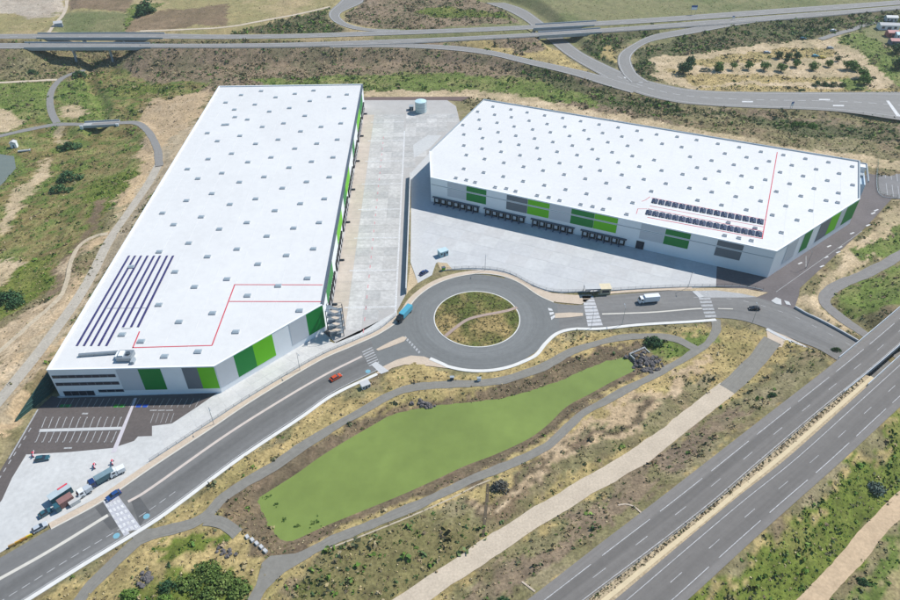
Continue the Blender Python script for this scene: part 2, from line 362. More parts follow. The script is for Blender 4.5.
ctrl = [(20,120,-5),(60,110,-5),(100,114,-5),(100,140,-8),(60,160,-7),(5,165,-8),(40,200,-6),(70,180,-7),(30,250,-5),(65,235,-4),(0,300,-3),(40,290,-1.5),
    (120,90,-4),(95,70,-4),(60,84,-4.5),(10,90,-3),(160,92,-1),(150,150,-1.2),(115,205,-.5),(85,255,1.5),(72,290,3.2),(0,350,3.5),(30,345,5),(8,388,5),(-40,420,3.5),(-40,330,0),(-70,200,-6),(-70,100,-3),(-100,500,1),(-60,260,-4),
    (50,25,8),(200,20,8.5),(400,15,8.5),(650,12,8.5),(850,2,8.5),(450,-60,12),(100,-60,9),(800,-60,12),(-60,20,8),(960,-30,9),
    (250,80,.5),(360,82,.3),(450,85,.3),(520,92,.5),(600,112,.5),(700,132,.5),(800,148,.5),(900,160,.5),(960,170,.8),
    (760,65,4),(700,70,4),(850,60,4),(622,66,4),(900,60,5),(800,40,5),(585,64,4.5),(950,40,5),(545,50,6),
    (860,262,1),(900,235,1),(880,292,2),(950,280,3),(830,284,.6),(930,215,.8),
    (300,470,-.6),(450,520,.4),(600,440,.2),(700,400,.1),(380,570,.5),(300,600,.3),(150,580,-.2),(60,600,-.2),(560,540,1),(640,490,1.2),(230,560,-.3),
    (850,560,1),(900,560,1),(950,480,1),(800,640,1),(450,700,.5),(0,700,0),(700,800,1),(900,700,1)]
cp = gl([c for c in ctrl]); far_pts = np.array([(-3000,-2000,0),(3000,-2000,0),(-4000,1500,-5),(4000,1500,10),(0,5000,40),(-3500,5000,30),(3500,5000,40),(0,1500,14),(-900,900,6),(900,900,10)])
cp = np.vstack([cp, far_pts])
mq = lambda r2: np.sqrt(r2+400.0)
K = mq(((cp[:, None, :2]-cp[None, :, :2])**2).sum(-1))
Kb = np.block([[K, np.ones((len(cp), 1))], [np.ones((1, len(cp))), np.zeros((1, 1))]])
wts = np.linalg.solve(Kb+np.eye(len(Kb))*1e-6, np.r_[cp[:, 2], 0])
Z = np.full(X.shape, wts[-1])
for i in range(len(cp)): Z += wts[i]*mq((X-cp[i, 0])**2+(Y-cp[i, 1])**2)
Z += np.where(core, (fbm(X, Y, 26, 3)-.5)*1.6+(fbm(X, Y, 6, 9, 3)-.5)*.7, (fbm(X, Y, 400, 3)-.5)*20)
road_mask = np.zeros(X.shape, bool)
def grade(L, half, slope, drop=.25, mask=True, margin=1.0, lim=60):
    global Z, road_mask
    lo = L[:, :2].min(0)-lim-half; hi = L[:, :2].max(0)+lim+half
    m = np.where((X > lo[0]) & (X < hi[0]) & (Y > lo[1]) & (Y < hi[1]))[0]
    d, zz = seg_dist(X[m], Y[m], L)
    e = np.maximum(d-half-margin, 0)*slope
    Z[m] = np.clip(Z[m], zz-drop-e, zz-drop+e)
    if mask: road_mask[m] |= d < half+.4
def half_w(st): return float(np.linalg.norm(st.A-st.B, axis=1).mean()/2)
def grade_strip(st, slope, a=0.0, b=1.0, **k):
    n = len(st.A); i, j = int(a*(n-1)), int(b*(n-1))+1
    for off in (0.2, .5, .8) : grade(st.at(off)[i:j:2] if j-i > 8 else st.at(off)[i:j], half_w(st)*.42, slope, **k)
# embankments: motorway (open at the viaduct and at the underpass), slip roads, near motorway (open over the road)
def frac_at(st, px, z):
    p = g(*px, z); M = st.mid(); return float(np.argmin(((M-p)**2).sum(1)))/(len(M)-1)
for st in (mw_n, mw_s):
    z1, z2 = frac_at(st, (34, 43), MZ), frac_at(st, (146, 43), MZ)
    u1, u2 = frac_at(st, (541, 30), MZ), frac_at(st, (590, 28), MZ)
    grade_strip(st, .55, 0, z1); grade_strip(st, .55, z2, u1); grade_strip(st, .55, u2, 1)
mw_gap = Strip.__new__(Strip); mw_gap.A = mw_n.B[:]; mw_gap.B = mw_s.A[:len(mw_n.B)] if len(mw_s.A) >= len(mw_n.B) else mw_n.B
grade_strip(ramp, .55); grade_strip(top_ramp, .55); grade_strip(loop, .5)
grade_strip(low, .6)
hf = [(frac_at(hw_l, (836, 366), HZ), frac_at(hw_l, (905, 322), HZ)), (frac_at(hw_r, (896, 385), HZ), frac_at(hw_r, (975, 320), HZ))]
hmid = Strip.__new__(Strip); n_ = min(len(hw_l.B), len(hw_r.A)); hmid.A = resample(hw_l.B, n_); hmid.B = resample(hw_r.A, n_)
for st, (f1, f2) in ((hw_l, hf[0]), (hw_r, hf[1]), (hmid, hf[1])):
    grade_strip(st, .5, 0, f1, drop=.3); grade_strip(st, .5, f2, 1, drop=.3)
for st in (valley_lane, valley_path, valley_track): grade(st.mid(), 2.4, .45, drop=.12)
for st in field_tracks: grade(st.mid(), 1.6, .3, drop=.1)
grade(spline(gl(west_track_px), 4), 3.0, .35, mask=False)
grade(gravel.mid(), 3.2, .4, drop=.1); grade(gravel_a.mid(), 3.3, .4, drop=.1); grade(dirt.mid(), 2.6, .4, drop=.1)
grade(east_path.mid(), 2.6, .6, drop=.1)
# platform
m = np.where(core)[0]
dp, _ = seg_dist(X[m], Y[m], platform_w, True); ip = inside(X[m], Y[m], platform_w)
dd = np.where(ip, 0, np.maximum(dp-.5, 0))
Z[m] = np.clip(Z[m], -.14-dd*.6, -.14+dd*2.2); road_mask[m] |= ip
grade_strip(road_e, .9, .6, 1.0, drop=.14)
# pond and stream basins
dpo, _ = seg_dist(X[m], Y[m], pond_w, True); ino = inside(X[m], Y[m], pond_w)
Zm = Z[m]
Zm = np.where(ino, np.minimum(Zm, PZ-.15-np.minimum(dpo*.4, 1.6)), np.minimum(Zm, PZ+.05+dpo*.33)); Z[m] = Zm
pond_d = np.full(X.shape, 999.0); pond_d[m] = np.where(ino, -dpo, dpo)
ds, _ = seg_dist(X[m], Y[m], stream_w, True); ins_ = inside(X[m], Y[m], stream_w)
Z[m] = np.where(ins_, np.minimum(Z[m], SZ-.3), np.minimum(Z[m], np.where(ds < 25, SZ+.1+ds*.4, 99)))
road_mask[m] |= ino | ins_
for st in (pond_path, pond_path2, spur): grade(st.mid(), 1.9, .35, drop=.1, margin=.6)
# stream channel under the foot bridge and through the valley
chan = spline(gl([(92,66,-6),(90,80,-6.5),(94,92,-7),(101,104,-7.2),(103,124,-7.6),(88,140,-8),(60,152,-8.2),(20,160,-8.2)]), 3)
dc, zc = seg_dist(X[m], Y[m], chan); Z[m] = np.minimum(Z[m], np.where(dc < 9, zc+np.maximum(dc-1.5, 0)*.55, 99))

# ---- land cover of the ground (base colours by region, broken up by noise)
STY = {  # colours mixed by noise; shrubs per m2, grass tufts per m2, tuft tint
 'scrub':   ([(146,134,104),(122,116,80),(134,118,92)], .38, .20),
 'brown':   ([(128,112,94),(138,120,98),(112,104,80)], .30, .15),
 'green':   ([(108,120,62),(98,114,52),(130,130,80)], .22, .20),
 'lush':    ([(106,116,50),(98,110,44),(124,124,66)], .42, .30),
 'marsh':   ([(108,104,66),(122,114,76),(94,96,54)], .45, .15),
 'meadow':  ([(100,114,58),(116,122,66),(138,130,84),(124,108,70),(94,110,52),(106,118,58)], .20, .18),
 'dry':     ([(178,156,108),(164,146,100),(144,132,86)], .14, .30),
 'sand':    ([(196,176,146),(182,162,130),(160,146,114)], .008, .06),
 'soil':    ([(188,164,130),(172,150,120),(194,172,142)], .012, .06),
 'gravelg': ([(178,162,136),(164,148,122),(186,168,142)], .01, .04),
 'field_tan': ([(158,142,102),(142,134,92),(166,148,112)], .0, .03),
 'field_beige': ([(180,168,152),(168,154,138),(162,152,124)], .0, .01),
 'field_brown': ([(130,110,88),(118,102,78),(140,120,96)], .0, .02),
 'field_olive': ([(116,118,78),(128,124,88),(104,110,70)], .0, .04),
 'bank':    ([(122,104,84),(106,94,74),(138,118,92)], .16, .35),
 'darkscrub': ([(84,88,58),(98,96,66),(108,96,72)], .45, .12),
 'yellow':  ([(178,158,108),(162,144,98),(140,126,90)], .05, .12),
}
names = list(STY); sid = np.zeros(X.shape, int); sid[:] = names.index('scrub')
wx = X+(fbm(X, Y, 16, 21, 4)-.5)*17+rng.normal(size=X.shape)*.9; wy = Y+(fbm(X, Y, 16, 31, 4)-.5)*17+rng.normal(size=X.shape)*.9
def cover(pts, style, z=0.0, warp=True):
    P = gl(pts, z)[:, :2]
    lo, hi = P.min(0)-8, P.max(0)+8
    q = np.where((X > lo[0]) & (X < hi[0]) & (Y > lo[1]) & (Y < hi[1]))[0]
    sid[q[inside(wx[q] if warp else X[q], wy[q] if warp else Y[q], P)]] = names.index(style)
sid[Y > 540] = names.index('field_olive'); sid[(Y > 540) & (X < -60)] = names.index('field_tan')
n9 = fbm(X, Y, 260, 77, 3); sid[~core & (n9 > .5)] = names.index('field_tan'); sid[~core & (n9 < .4)] = names.index('field_brown')
cover([(-60,-8),(67,-8),(62,16),(50,20),(0,14),(-60,12)], 'field_beige', 8)
cover([(69,-8),(140,-8),(132,13),(70,11)], 'field_brown', 8)
cover([(118,32),(136,16),(232,7),(226,24),(150,30)], 'field_brown', 8)
cover([(136,6),(170,4),(135,18),(122,30),(112,32)], 'green', 8)
cover([(60,14),(132,14),(118,31),(50,32)], 'field_olive', 8)
cover([(232,-6),(330,-6),(322,7),(262,17),(230,24)], 'field_tan', 8.6)
cover([(225,32),(260,24),(325,9),(334,22),(346,29),(300,32)], 'darkscrub', 8.6)
cover([(345,20),(365,0),(486,0),(522,22),(450,27),(372,28)], 'brown', 8)
cover([(410,12),(448,8),(500,14),(508,19),(440,18)], 'lush', 8)
cover([(508,0),(760,0),(640,17),(560,22),(545,21)], 'field_olive', 8.6)
# south slope of the motorway
cover([(130,50),(300,50),(450,50),(500,56),(560,72),(620,92),(700,110),(760,110),(905,124),(960,135),(960,160),(905,150),(800,140),(700,128),(600,108),(540,92),(460,82),(360,80),(260,82),(205,90),(150,86),(118,72)], 'brown', 3)
cover([(520,62),(600,88),(700,110),(905,124),(905,140),(700,124),(600,100),(520,76)], 'darkscrub', 3)
cover([(250,79),(365,76),(455,74),(520,80),(575,94),(600,106),(540,98),(480,97),(365,91),(270,86)], 'green', .3)
cover([(640,108),(720,118),(800,135),(900,146),(905,156),(800,148),(700,133)], 'scrub', .5)
cover([(365,90),(470,92),(520,93),(600,110),(700,131),(800,150),(905,160),(930,172),(860,165),(800,160),(700,140),(600,120),(520,103),(480,99),(365,98)], 'sand', .2)
cover([(455,43),(540,39),(556,46),(598,72),(560,65),(500,51)], 'yellow', 7)
cover([(490,40),(542,39),(545,48),(520,52)], 'brown', 7)
cover([(598,33),(690,25),(645,37),(618,50),(615,70),(600,62),(583,48)], 'darkscrub', 6)
cover([(604,48),(616,47),(614,62),(600,58)], 'yellow', 5)
cover([(640,50),(690,36),(760,25),(900,9),(905,22),(850,30),(760,50),(700,54),(655,60),(655,82),(641,74),(635,62)], 'darkscrub', 6)
cover([(652,60),(720,50),(800,42),(840,38),(862,48),(895,78),(880,92),(750,90),(700,89),(672,84),(655,76)], 'sand', 4)
cover([(690,84),(760,84),(850,86),(900,86),(900,92),(700,91)], 'dry', 4)
cover([(838,40),(862,32),(905,62),(905,90),(885,80),(866,56)], 'green', 4.5)
cover([(668,70),(720,74),(800,74),(850,74),(850,79),(760,80),(690,82)], 'dry', 4)
cover([(690,60),(720,56),(790,50),(830,50),(835,58),(770,60),(700,66)], 'dry', 4)
cover([(840,76),(872,78),(872,90),(845,88)], 'green', 4)
# left valley
cover([(-60,75),(40,78),(120,72),(150,88),(215,88),(160,135),(110,220),(60,295),(0,335),(-60,360)], 'meadow', -5)
cover([(-60,50),(30,49),(50,60),(72,74),(40,79),(-60,80)], 'scrub', 1)
cover([(-60,84),(50,84),(48,118),(0,118),(-60,110)], 'green', -5)
cover([(54,84),(84,80),(110,100),(104,120),(60,122)], 'green', -5)
cover([(62,106),(82,106),(84,117),(66,116)], 'sand', -5)
cover([(-60,112),(10,112),(24,122),(0,133),(-60,140)], 'sand', -5)
cover([(114,88),(150,86),(190,90),(160,97),(124,97)], 'lush', -3)
cover([(150,100),(205,95),(212,92),(178,138),(160,165),(148,190),(120,215),(118,190),(138,160),(144,140),(136,118)], 'soil', -1)
cover([(118,126),(140,130),(134,150),(116,150),(100,138)], 'meadow', -5)
cover([(30,170),(42,158),(48,172),(38,190),(20,215),(4,235),(-10,240),(12,200)], 'sand', -6)
cover([(-30,258),(20,262),(28,280),(0,290),(-30,300)], 'sand', -4)
cover([(55,126),(62,122),(66,136),(58,142)], 'sand', -5)
cover([(86,180),(120,172),(140,178),(108,215),(84,220)], 'lush', -3)
cover([(20,262),(52,252),(62,275),(30,310),(0,328),(-20,318)], 'lush', -3)
cover([(96,200),(112,195),(75,262),(62,296),(48,300),(70,255)], 'field_brown', -2)
cover([(104,234),(112,238),(84,250),(74,272),(80,300),(40,335),(0,365),(-60,400),(-60,350),(0,332),(40,308),(62,288),(66,262),(84,238)], 'soil', 2)
cover([(80,300),(60,330),(20,370),(0,392),(-60,470),(-90,560),(-60,420),(0,362),(44,312)], 'soil', 4)
cover([(158,150),(170,140),(215,92),(210,120),(150,210),(100,290),(60,350),(48,372),(40,385),(10,425),(-40,490),(-70,540),(-62,470),(0,397),(20,373),(50,337),(77,298),(93,267),(107,237),(133,200)], 'gravelg', 2)
cover([(60,338),(48,370),(14,420),(-20,470),(-45,512),(-55,500),(-10,436),(22,392)], 'soil', 4)
# pond surroundings
cover([(-40,652),(25,606),(150,528),(240,462),(300,421),(377,377),(415,362),(440,372),(500,374),(545,354),(575,332),(640,327),(717,321),(765,332),(820,354),(840,366),(740,445),(640,522),(520,612),(440,670)], 'dry', 0)
cover([(230,500),(262,478),(350,424),(415,398),(500,390),(550,372),(600,350),(640,338),(680,342),(690,352),(640,380),(600,398),(570,425),(520,458),(450,492),(380,518),(320,545),(280,560),(250,545),(228,520)], 'bank', -.8)
cover([(455,505),(545,455),(600,420),(660,385),(720,372),(730,382),(640,446),(560,496),(470,550),(400,600),(330,640),(270,640),(285,580),(330,552),(400,525)], 'scrub', .3)
cover([(300,575),(380,535),(455,515),(480,520),(478,552),(400,600),(330,640),(270,640)], 'marsh', .3)
cover([(470,500),(540,460),(600,428),(650,400),(640,420),(560,470),(490,520)], 'bank', .3)
cover([(545,455),(600,412),(650,388),(700,362),(712,352),(717,358),(690,375),(640,402),(590,430),(550,462)], 'soil', 0)
cover([(480,500),(540,470),(600,436),(660,402),(664,405),(604,441),(545,476),(484,506)], 'soil', .3)
cover([(730,330),(765,335),(760,352),(735,372),(712,392),(705,388),(722,360)], 'dry', 0)
cover([(735,392),(765,368),(800,352),(836,368),(740,440),(640,520),(520,610),(430,680),(370,680),(450,590),(560,515),(640,465)], 'scrub', 1)
cover([(640,475),(700,425),(735,400),(745,410),(650,495),(540,570),(470,610),(450,605),(540,545)], 'brown', 1)
cover([(90,610),(125,566),(160,548),(230,552),(248,580),(240,640),(60,640)], 'dry', -.2)
cover([(150,545),(215,532),(236,540),(200,555),(170,560)], 'lush', -.2)
cover([(105,600),(140,585),(180,572),(215,565),(245,585),(240,650),(90,650)], 'lush', -.2)
cover([(650,335),(700,330),(712,338),(690,350),(664,366),(648,350)], 'green', 0)
# right
cover([(690,600),(760,545),(800,505),(850,462),(905,412),(960,370),(1000,400),(930,470),(880,515),(830,570),(790,640),(660,640)], 'lush', 2)
cover([(690,605),(752,548),(800,504),(850,460),(905,410),(908,414),(850,467),(800,511),(750,557),(700,607)], 'dry', 6)
cover([(820,615),(860,572),(900,530),(960,470),(1010,500),(1010,680),(780,680)], 'field_tan', 1)
cover([(820,615),(860,572),(900,530),(960,470),(975,482),(905,550),(850,620)], 'green', 1)
cover([(795,300),(870,232),(896,202),(960,190),(960,228),(900,250),(860,270),(828,288),(818,305),(862,334),(850,338),(805,315)], 'sand', .5)
cover([(862,250),(905,226),(960,205),(960,222),(905,246),(868,264)], 'green', .8)
cover([(836,296),(870,276),(905,258),(960,235),(960,275),(905,310),(872,322),(846,312)], 'green', 1)
sid[(pond_d > -3) & (pond_d < 1.2)] = names.index('bank')
n1 = fbm(X, Y, 14, 41, 4); n2 = fbm(X, Y, 5, 55, 3); n3 = fbm(X, Y, 45, 63, 3); n4 = fbm(X, Y, 2.4, 91, 2)
COL = np.zeros((len(X), 3))
for k, nm in enumerate(names):
    q = np.where(sid == k)[0]
    if len(q) == 0: continue
    cols = np.array([srgb(*c) for c in STY[nm][0]])*.90
    t = np.clip(((n1[q]*.55+n2[q]*.35+n3[q]*.25)/1.15-.5)*3.2+.5, 0, .999)*(len(cols)-1)
    if nm.startswith('field'): t = np.clip(((n3[q]*.7+n2[q]*.3)-.5)*2.4+.5, 0, .999)*(len(cols)-1)
    i0 = t.astype(int); fr = (t-i0)[:, None]
    COL[q] = cols[i0]*(1-fr)+cols[i0+1]*fr
    amp = .22 if nm.startswith('field') or nm in ('sand', 'soil', 'gravelg') else .42
    COL[q] *= (1+(n4[q]-.5)*amp*2)[:, None]
me = bpy.data.meshes.new('ground')
ii = np.arange(NX*NY).reshape(NY, NX)
quads = np.stack([ii[:-1, :-1], ii[:-1, 1:], ii[1:, 1:], ii[1:, :-1]], -1).reshape(-1, 4)
def np_mesh(me, V, Fq, tint=None, attr='tint', smooth=False):
    k = Fq.shape[1]
    me.vertices.add(len(V)); me.vertices.foreach_set('co', V.astype(np.float32).ravel())
    me.loops.add(Fq.size); me.loops.foreach_set('vertex_index', Fq.astype(np.int32).ravel())
    me.polygons.add(len(Fq)); me.polygons.foreach_set('loop_start', (np.arange(len(Fq))*k).astype(np.int32))
    me.polygons.foreach_set('loop_total', np.full(len(Fq), k, np.int32))
    if smooth: me.polygons.foreach_set('use_smooth', np.ones(len(Fq), bool))
    me.update(calc_edges=True)
    if tint is not None:
        ca = me.color_attributes.new(attr, 'FLOAT_COLOR', 'POINT')
        ca.data.foreach_set('color', np.c_[tint, np.ones(len(tint))].astype(np.float32).ravel())
np_mesh(me, np.stack([X, Y, Z], 1), quads, COL, 'cover', True)
struct(obj('ground', me, M_ground))
ZG = Z.reshape(NY, NX)
def ground_z(x, y):
    x = np.asarray(x, float); y = np.asarray(y, float)
    i = np.clip(np.searchsorted(ax, x)-1, 0, NX-2); j = np.clip(np.searchsorted(ay, y)-1, 0, NY-2)
    fx = (x-ax[i])/(ax[i+1]-ax[i]); fy = (y-ay[j])/(ay[j+1]-ay[j])
    return (ZG[j, i]*(1-fx)+ZG[j, i+1]*fx)*(1-fy)+(ZG[j+1, i]*(1-fx)+ZG[j+1, i+1]*fx)*fy
def on_ground(u, v, z0=0.0):
    """where the sight line of pixel (u,v) meets the graded ground"""
    z = z0
    for _ in range(30):
        p = g(u, v, z); z = .5*z+.5*float(ground_z(p[0], p[1]))
    p = g(u, v, z); return np.array([p[0], p[1], float(ground_z(p[0], p[1]))])

# ------------------------------------------------------------------ water
def water_mat(name, col, rough, var=.06):
    m = mat(name, col, rough, var, .035, spec=.5, grain=.05, detail_scale=.25, bump=.02); return m
def water(name, poly, z, m):
    me = bpy.data.meshes.new(name); me.from_pydata([(p[0], p[1], z) for p in poly], [], [tuple(range(len(poly)))]); me.update()
    if me.polygons[0].normal.z < 0: me.flip_normals()
    return struct(obj(name, me, m))
cw = pond_w.mean(0)
pn = perp(np.c_[np.vstack([pond_w, pond_w[:1]]), np.zeros(len(pond_w)+1)])[:-1, :2]
area = 0.5*np.sum(pond_w[:, 0]*np.roll(pond_w[:, 1], -1)-np.roll(pond_w[:, 0], -1)*pond_w[:, 1])
water('pond_water', pond_w-pn*np.sign(area)*.5, PZ, water_mat('algae_green_water', (.178, .232, .056), .15, .16))
water('stream_pool', np.array(stream_w)*1.0, SZ, water_mat('grey_stream_water', (.16, .18, .15), .3))

# ------------------------------------------------------------------ roads and paved surfaces
platform_road = struct(road_w.build('main_road', M_road, .03))
east_road = struct(road_e.build('east_road', asphalt('east_road_asphalt', (.178, .175, .17), [(0, 1), (.3, 1.05), (.5, 1), (.65, .88), (.85, .98), (1, 1.02)], .09), .025))
ang = np.linspace(0, 2*math.pi, 97)
ring_o = np.stack([RC[0]+R_OUT*np.cos(ang), RC[1]+R_OUT*np.sin(ang), 0*ang], 1); ring_i = np.stack([RC[0]+(R_IN-.6)*np.cos(ang), RC[1]+(R_IN-.6)*np.sin(ang), 0*ang], 1)
roundabout = struct(obj('roundabout', strip_mesh('roundabout', ring_o, ring_i, .04), M_ring))
# flare wedges that join the ring to both arms
sheet('flare', [(370,337.5),(392,326),(402,310),(425,292),(430,345),(445,365),(430,358),(412,356),(396,360.5),(380,369)], M_ring, .034, roundabout)
sheet('flare', [(505,276),(520,283),(532,291.5),(545,299),(557,304),(560,331),(545,342),(536,352),(520,362),(500,330)], M_ring, .032, roundabout)
# concrete aprons and yards
yardA_px = [(322,331),(354,107),(356,99.5),(447,100),(456,106),(460,122),(434,150),(431,158),(410.5,175),(405.5,295),(397,311),(381,320),(360,333),(336,343)]
apron = struct(sheet('concrete_apron', [(26,455),(12,478),(2,500),(-34,545),(-70,592),(0,553),(48,524),(100,496),(150,462.5),(208,425),(253,396),(317,358),(350,343.5),(378,331),(397,318),(397,311),(381,320),(330,345),(330,325),(215,385),(70,388),(40,409),(20,440)], M_conc, .0))
# joints of the strip between the west building and the road: slabs laid proud of the apron
ap_a = spline(gl([(322,337.5),(290,355),(255,374),(222,393),(196,411),(160,434)]), 5.6); ap_b = spline(gl([(340,345.5),(312,358),(270,382.5),(240,402),(208,422),(165,450)]), 5.6)
n = min(len(ap_a), len(ap_b)); ap_a, ap_b = resample(ap_a, n), resample(ap_b, n)
for i in range(n-1):
    for k in (0, .5):
        q = [ap_a[i]+(ap_b[i]-ap_a[i])*(k+.02), ap_a[i]+(ap_b[i]-ap_a[i])*(k+.48), ap_a[i+1]+(ap_b[i+1]-ap_a[i+1])*(k+.48), ap_a[i+1]+(ap_b[i+1]-ap_a[i+1])*(k+.02)]
        e = (q[3]-q[0])*.025
        q = [q[0]+e, q[1]+e, q[2]-e, q[3]-e]
        MB().prism([tuple(p[:2]) for p in q], .0, .03).build('slab', mat('slab_%d' % ((i*2+int(k*2)) % 3), [(.52,.515,.50),(.49,.485,.475),(.54,.535,.525)][(i*3+int(k*2)) % 3], .85, .08, .2, grain=.06, detail_scale=1), apron)
yardA = struct(sheet('west_yard', yardA_px, mat('yard_joint_concrete', (.40, .385, .37), .9, .1, .2), .0))
# slabs of the west yard: rows across, three bays deep
eA = A_w[2][:2]; dA = (A_w[3]-A_w[2])[:2]; LA = np.linalg.norm(dA); dA = dA/LA; nA = np.array([dA[1], -dA[0]])
yA_poly = gl(yardA_px)[:, :2]
random.seed(3)
slab_ms = [mat('yard_slab_%d' % k, c, .88, .16, .15, grain=.10, detail_scale=.6) for k, c in enumerate([(.43,.42,.405),(.47,.46,.445),(.40,.395,.385),(.49,.48,.465)])]
rows = [-12]+list(np.arange(0, 190, 13.2))
for r0 in np.arange(-27, 205, 6.6):
    for c0, c1 in ((1.0, 7.6), (7.7, 14.2), (14.3, 20.8), (20.9, 27.4), (28.3, 34.8), (34.9, 41.4), (41.5, 48), (48.1, 54.6), (54.7, 61.2)):
        cs = [eA+dA*(r0+.05)+nA*c0, eA+dA*(r0+.05)+nA*c1, eA+dA*(r0+6.5)+nA*c1, eA+dA*(r0+6.5)+nA*c0]
        if all(inside(np.array([p[0]]), np.array([p[1]]), yA_poly)[0] for p in cs):
            MB().prism([tuple(p) for p in cs], .002, .03).build('slab', slab_ms[random.randrange(4)] if c0 > 5 else mat('beige_slab', (.46, .40, .34), .88, .14, .3, grain=.1), yardA)
yardB = struct(sheet('east_yard', [(410.8,173),(433,149),(440,198),(760,270),(740,286),(716,287),(640,289.5),(600,291.5),(562,293),(545,291),(528,284),(512,275.5),(495,271),(470,269.5),(453,270),(447,263),(436,263),(432,275),(418,283),(410.5,262),(411,215)], M_conc_b, .004))
lane_poly = gl([(716,255),(775,262),(775,300),(716,295)])[:, :2]
yB_poly = np.array([v.co[:2] for v in yardB.data.vertices]); fB = (B_w[1]-B_w[0])[:2]; fB = fB/np.linalg.norm(fB); mB = np.array([fB[1], -fB[0]])
by_ms = [mat('east_slab_%d' % k, c, .85, .07, .08, grain=.06, detail_scale=.5) for k, c in enumerate([(.475,.48,.485),(.455,.46,.465),(.49,.495,.495),(.465,.465,.465)])]
for i_ in range(-3, 20):
    for j_ in range(0, 9):
        a0, b0 = i_*9.0, .4+j_*9.0
        cs = [B_w[0][:2]+fB*(a0+.05)+mB*(b0+.05), B_w[0][:2]+fB*(a0+8.95)+mB*(b0+.05), B_w[0][:2]+fB*(a0+8.95)+mB*(b0+8.95), B_w[0][:2]+fB*(a0+.05)+mB*(b0+8.95)]
        if all(inside(np.array([p[0]]), np.array([p[1]]), yB_poly)[0] for p in cs) and not any(inside(np.array([p[0]]), np.array([p[1]]), lane_poly)[0] for p in cs): MB().prism([tuple(p) for p in cs], .006, .03).build('slab', by_ms[(i_*7+j_*3) % 4], yardB)
struct(sheet('soil_wedge', [(410.5,264),(418,283),(408,292),(406,296)], M_sand, .02)); struct(sheet('soil_patch', [(447,263),(437,262),(441,271),(453,270)], M_sand, .022))
lot = struct(sheet('car_park', [(60,398),(217,393),(197,407),(172,423.5),(152,426),(152,436),(138,436.5),(134,441),(113,448),(70,452),(26,454.5),(12,478),(2,500),(-36,545),(-60,560),(-30,515),(0,471),(38,408.5),(52,396)], M_lot, .02))
lane = struct(sheet('service_lane', [(717,262),(755,268),(840,205),(852,168),(862,148),(880,157.5),(930,170),(930,201),(892,198.5),(868,225),(799,289),(793,300),(770,292.5),(757,284),(716,287)], M_lane, .016))
sheet('lane_mouth', [(716,287),(755,280),(800,286),(799,295),(796,304),(793,311),(770,303),(742,296),(757,297),(768,293),(757,290)], M_lane, .0145, lane)
struct(sheet('fenced_lot', [(878.5,161),(925,170),(925,203),(900,198),(879,193)], mat('lot_asphalt_b', (.19, .185, .185), .9, .15, .15, grain=.1), .035))
struct(sheet('back_track', [(362,97),(470,96.5),(462,101),(447,100),(362,100)], mat('red_brown_asphalt', (.14, .10, .09), .9, .1, .2), .03))
M_pathd = M_path
for nm, st, m_, dz in (('pond_path', pond_path, M_path, .0), ('pond_path', pond_path2, M_path, .01), ('pond_path', spur, M_path, .014), ('gravel_track', gravel, M_gravel, .0), ('track_approach', gravel_a, M_path, .015),
        ('dirt_path', dirt, M_dirt, 0), ('east_path', east_path, asphalt('east_path_asphalt', (.21, .20, .19), (), .08, .12), 0), ('valley_lane', valley_lane, M_far, .03), ('valley_path', valley_path, M_far, .02), ('valley_track', valley_track, M_gravel, .0),
        ('field_track', field_tracks[0], M_gravel, 0), ('field_track', field_tracks[1], M_gravel, 0)):
    kk = len(st.A); nz_ = lambda: np.convolve(rng.normal(size=kk+4), np.ones(5)/5, 'valid')[:, None]*.45
    dirn = (st.A-st.B)/np.linalg.norm(st.A-st.B, axis=1)[:, None]
    if 'lane' not in nm: st.A = st.A+dirn*nz_(); st.B = st.B+dirn*nz_()
    struct(st.build(nm, m_, dz+.02))
struct(sheet('path_widening', [(262,563),(270,556),(300,553),(318,545),(312,556),(285,572),(268,588),(256,602),(247,600),(256,585)], M_path, .045))
struct(sheet('path_link', [(128,531),(143,529),(160,528),(185,523),(180,531),(160,535),(143,541),(136,543)], M_path, .05))

# kerbs, pavements, medians
L = spline(gl([(50,526.5),(100,499.5),(150,465.5),(208,427.5),(253,397.5),(317,359.5),(350,344.8),(378,332),(399,317),(413,298),(432,284),(455,275.5),(480,272),(503,274.5),(522,282),(540,294),(555,301)]), 2)
struct(raised(L, -1.0, 1.3, .13, 'north_pavement', M_pave)); struct(raised(L, -1.5, -1.0, .15, 'kerb', M_kerb))
struct(sheet('pavement_corner', [(520,281.5),(535,287),(552,293),(575,295),(592,294.5),(590,299),(581,304.3),(556,302),(540,294.5)], M_pave, .06))
L = spline(gl([(-40,643),(25,601.5),(83,565),(150,524),(181,502),(240,458),(300,418),(333,395),(377,374)]), 2)
struct(raised(L, -.75, .6, .14, 'south_kerb', mat('white_kerb', (.62, .61, .58), .85, .08, .4)))
struct(sheet('south_pavement', [(376,374),(380,368),(396,360),(411,355.5),(424,356.5),(445,364.5),(450,368.5),(430,366),(405,364.5),(392,368),(384,373)], M_pave, .06))
struct(sheet('tactile_paving', [(371,364.5),(376,361.5),(389,371),(381,374)], M_conc_b, .075))
th = np.radians(np.linspace(233, 322, 50)); La = np.stack([RC[0]+(R_OUT+.9)*np.cos(th), RC[1]+(R_OUT+.9)*np.sin(th), 0*th], 1)
L = spline(np.vstack([gl([(430,358.5),(445,365)]), La[8:-6:6], gl([(536,355),(545,344),(557,333.5),(574,329),(600,328.7),(640,324.7),(690,321.7),(716,319.8)])]), 2)
struct(raised(L, -.8, .7, .14, 'south_kerb', mat('white_kerb', (.62,)*3)))
L = spline(gl([(598,294),(637,291),(692,288.3)]), 2); struct(raised(L, -.7, .9, .13, 'north_pavement', M_pave))
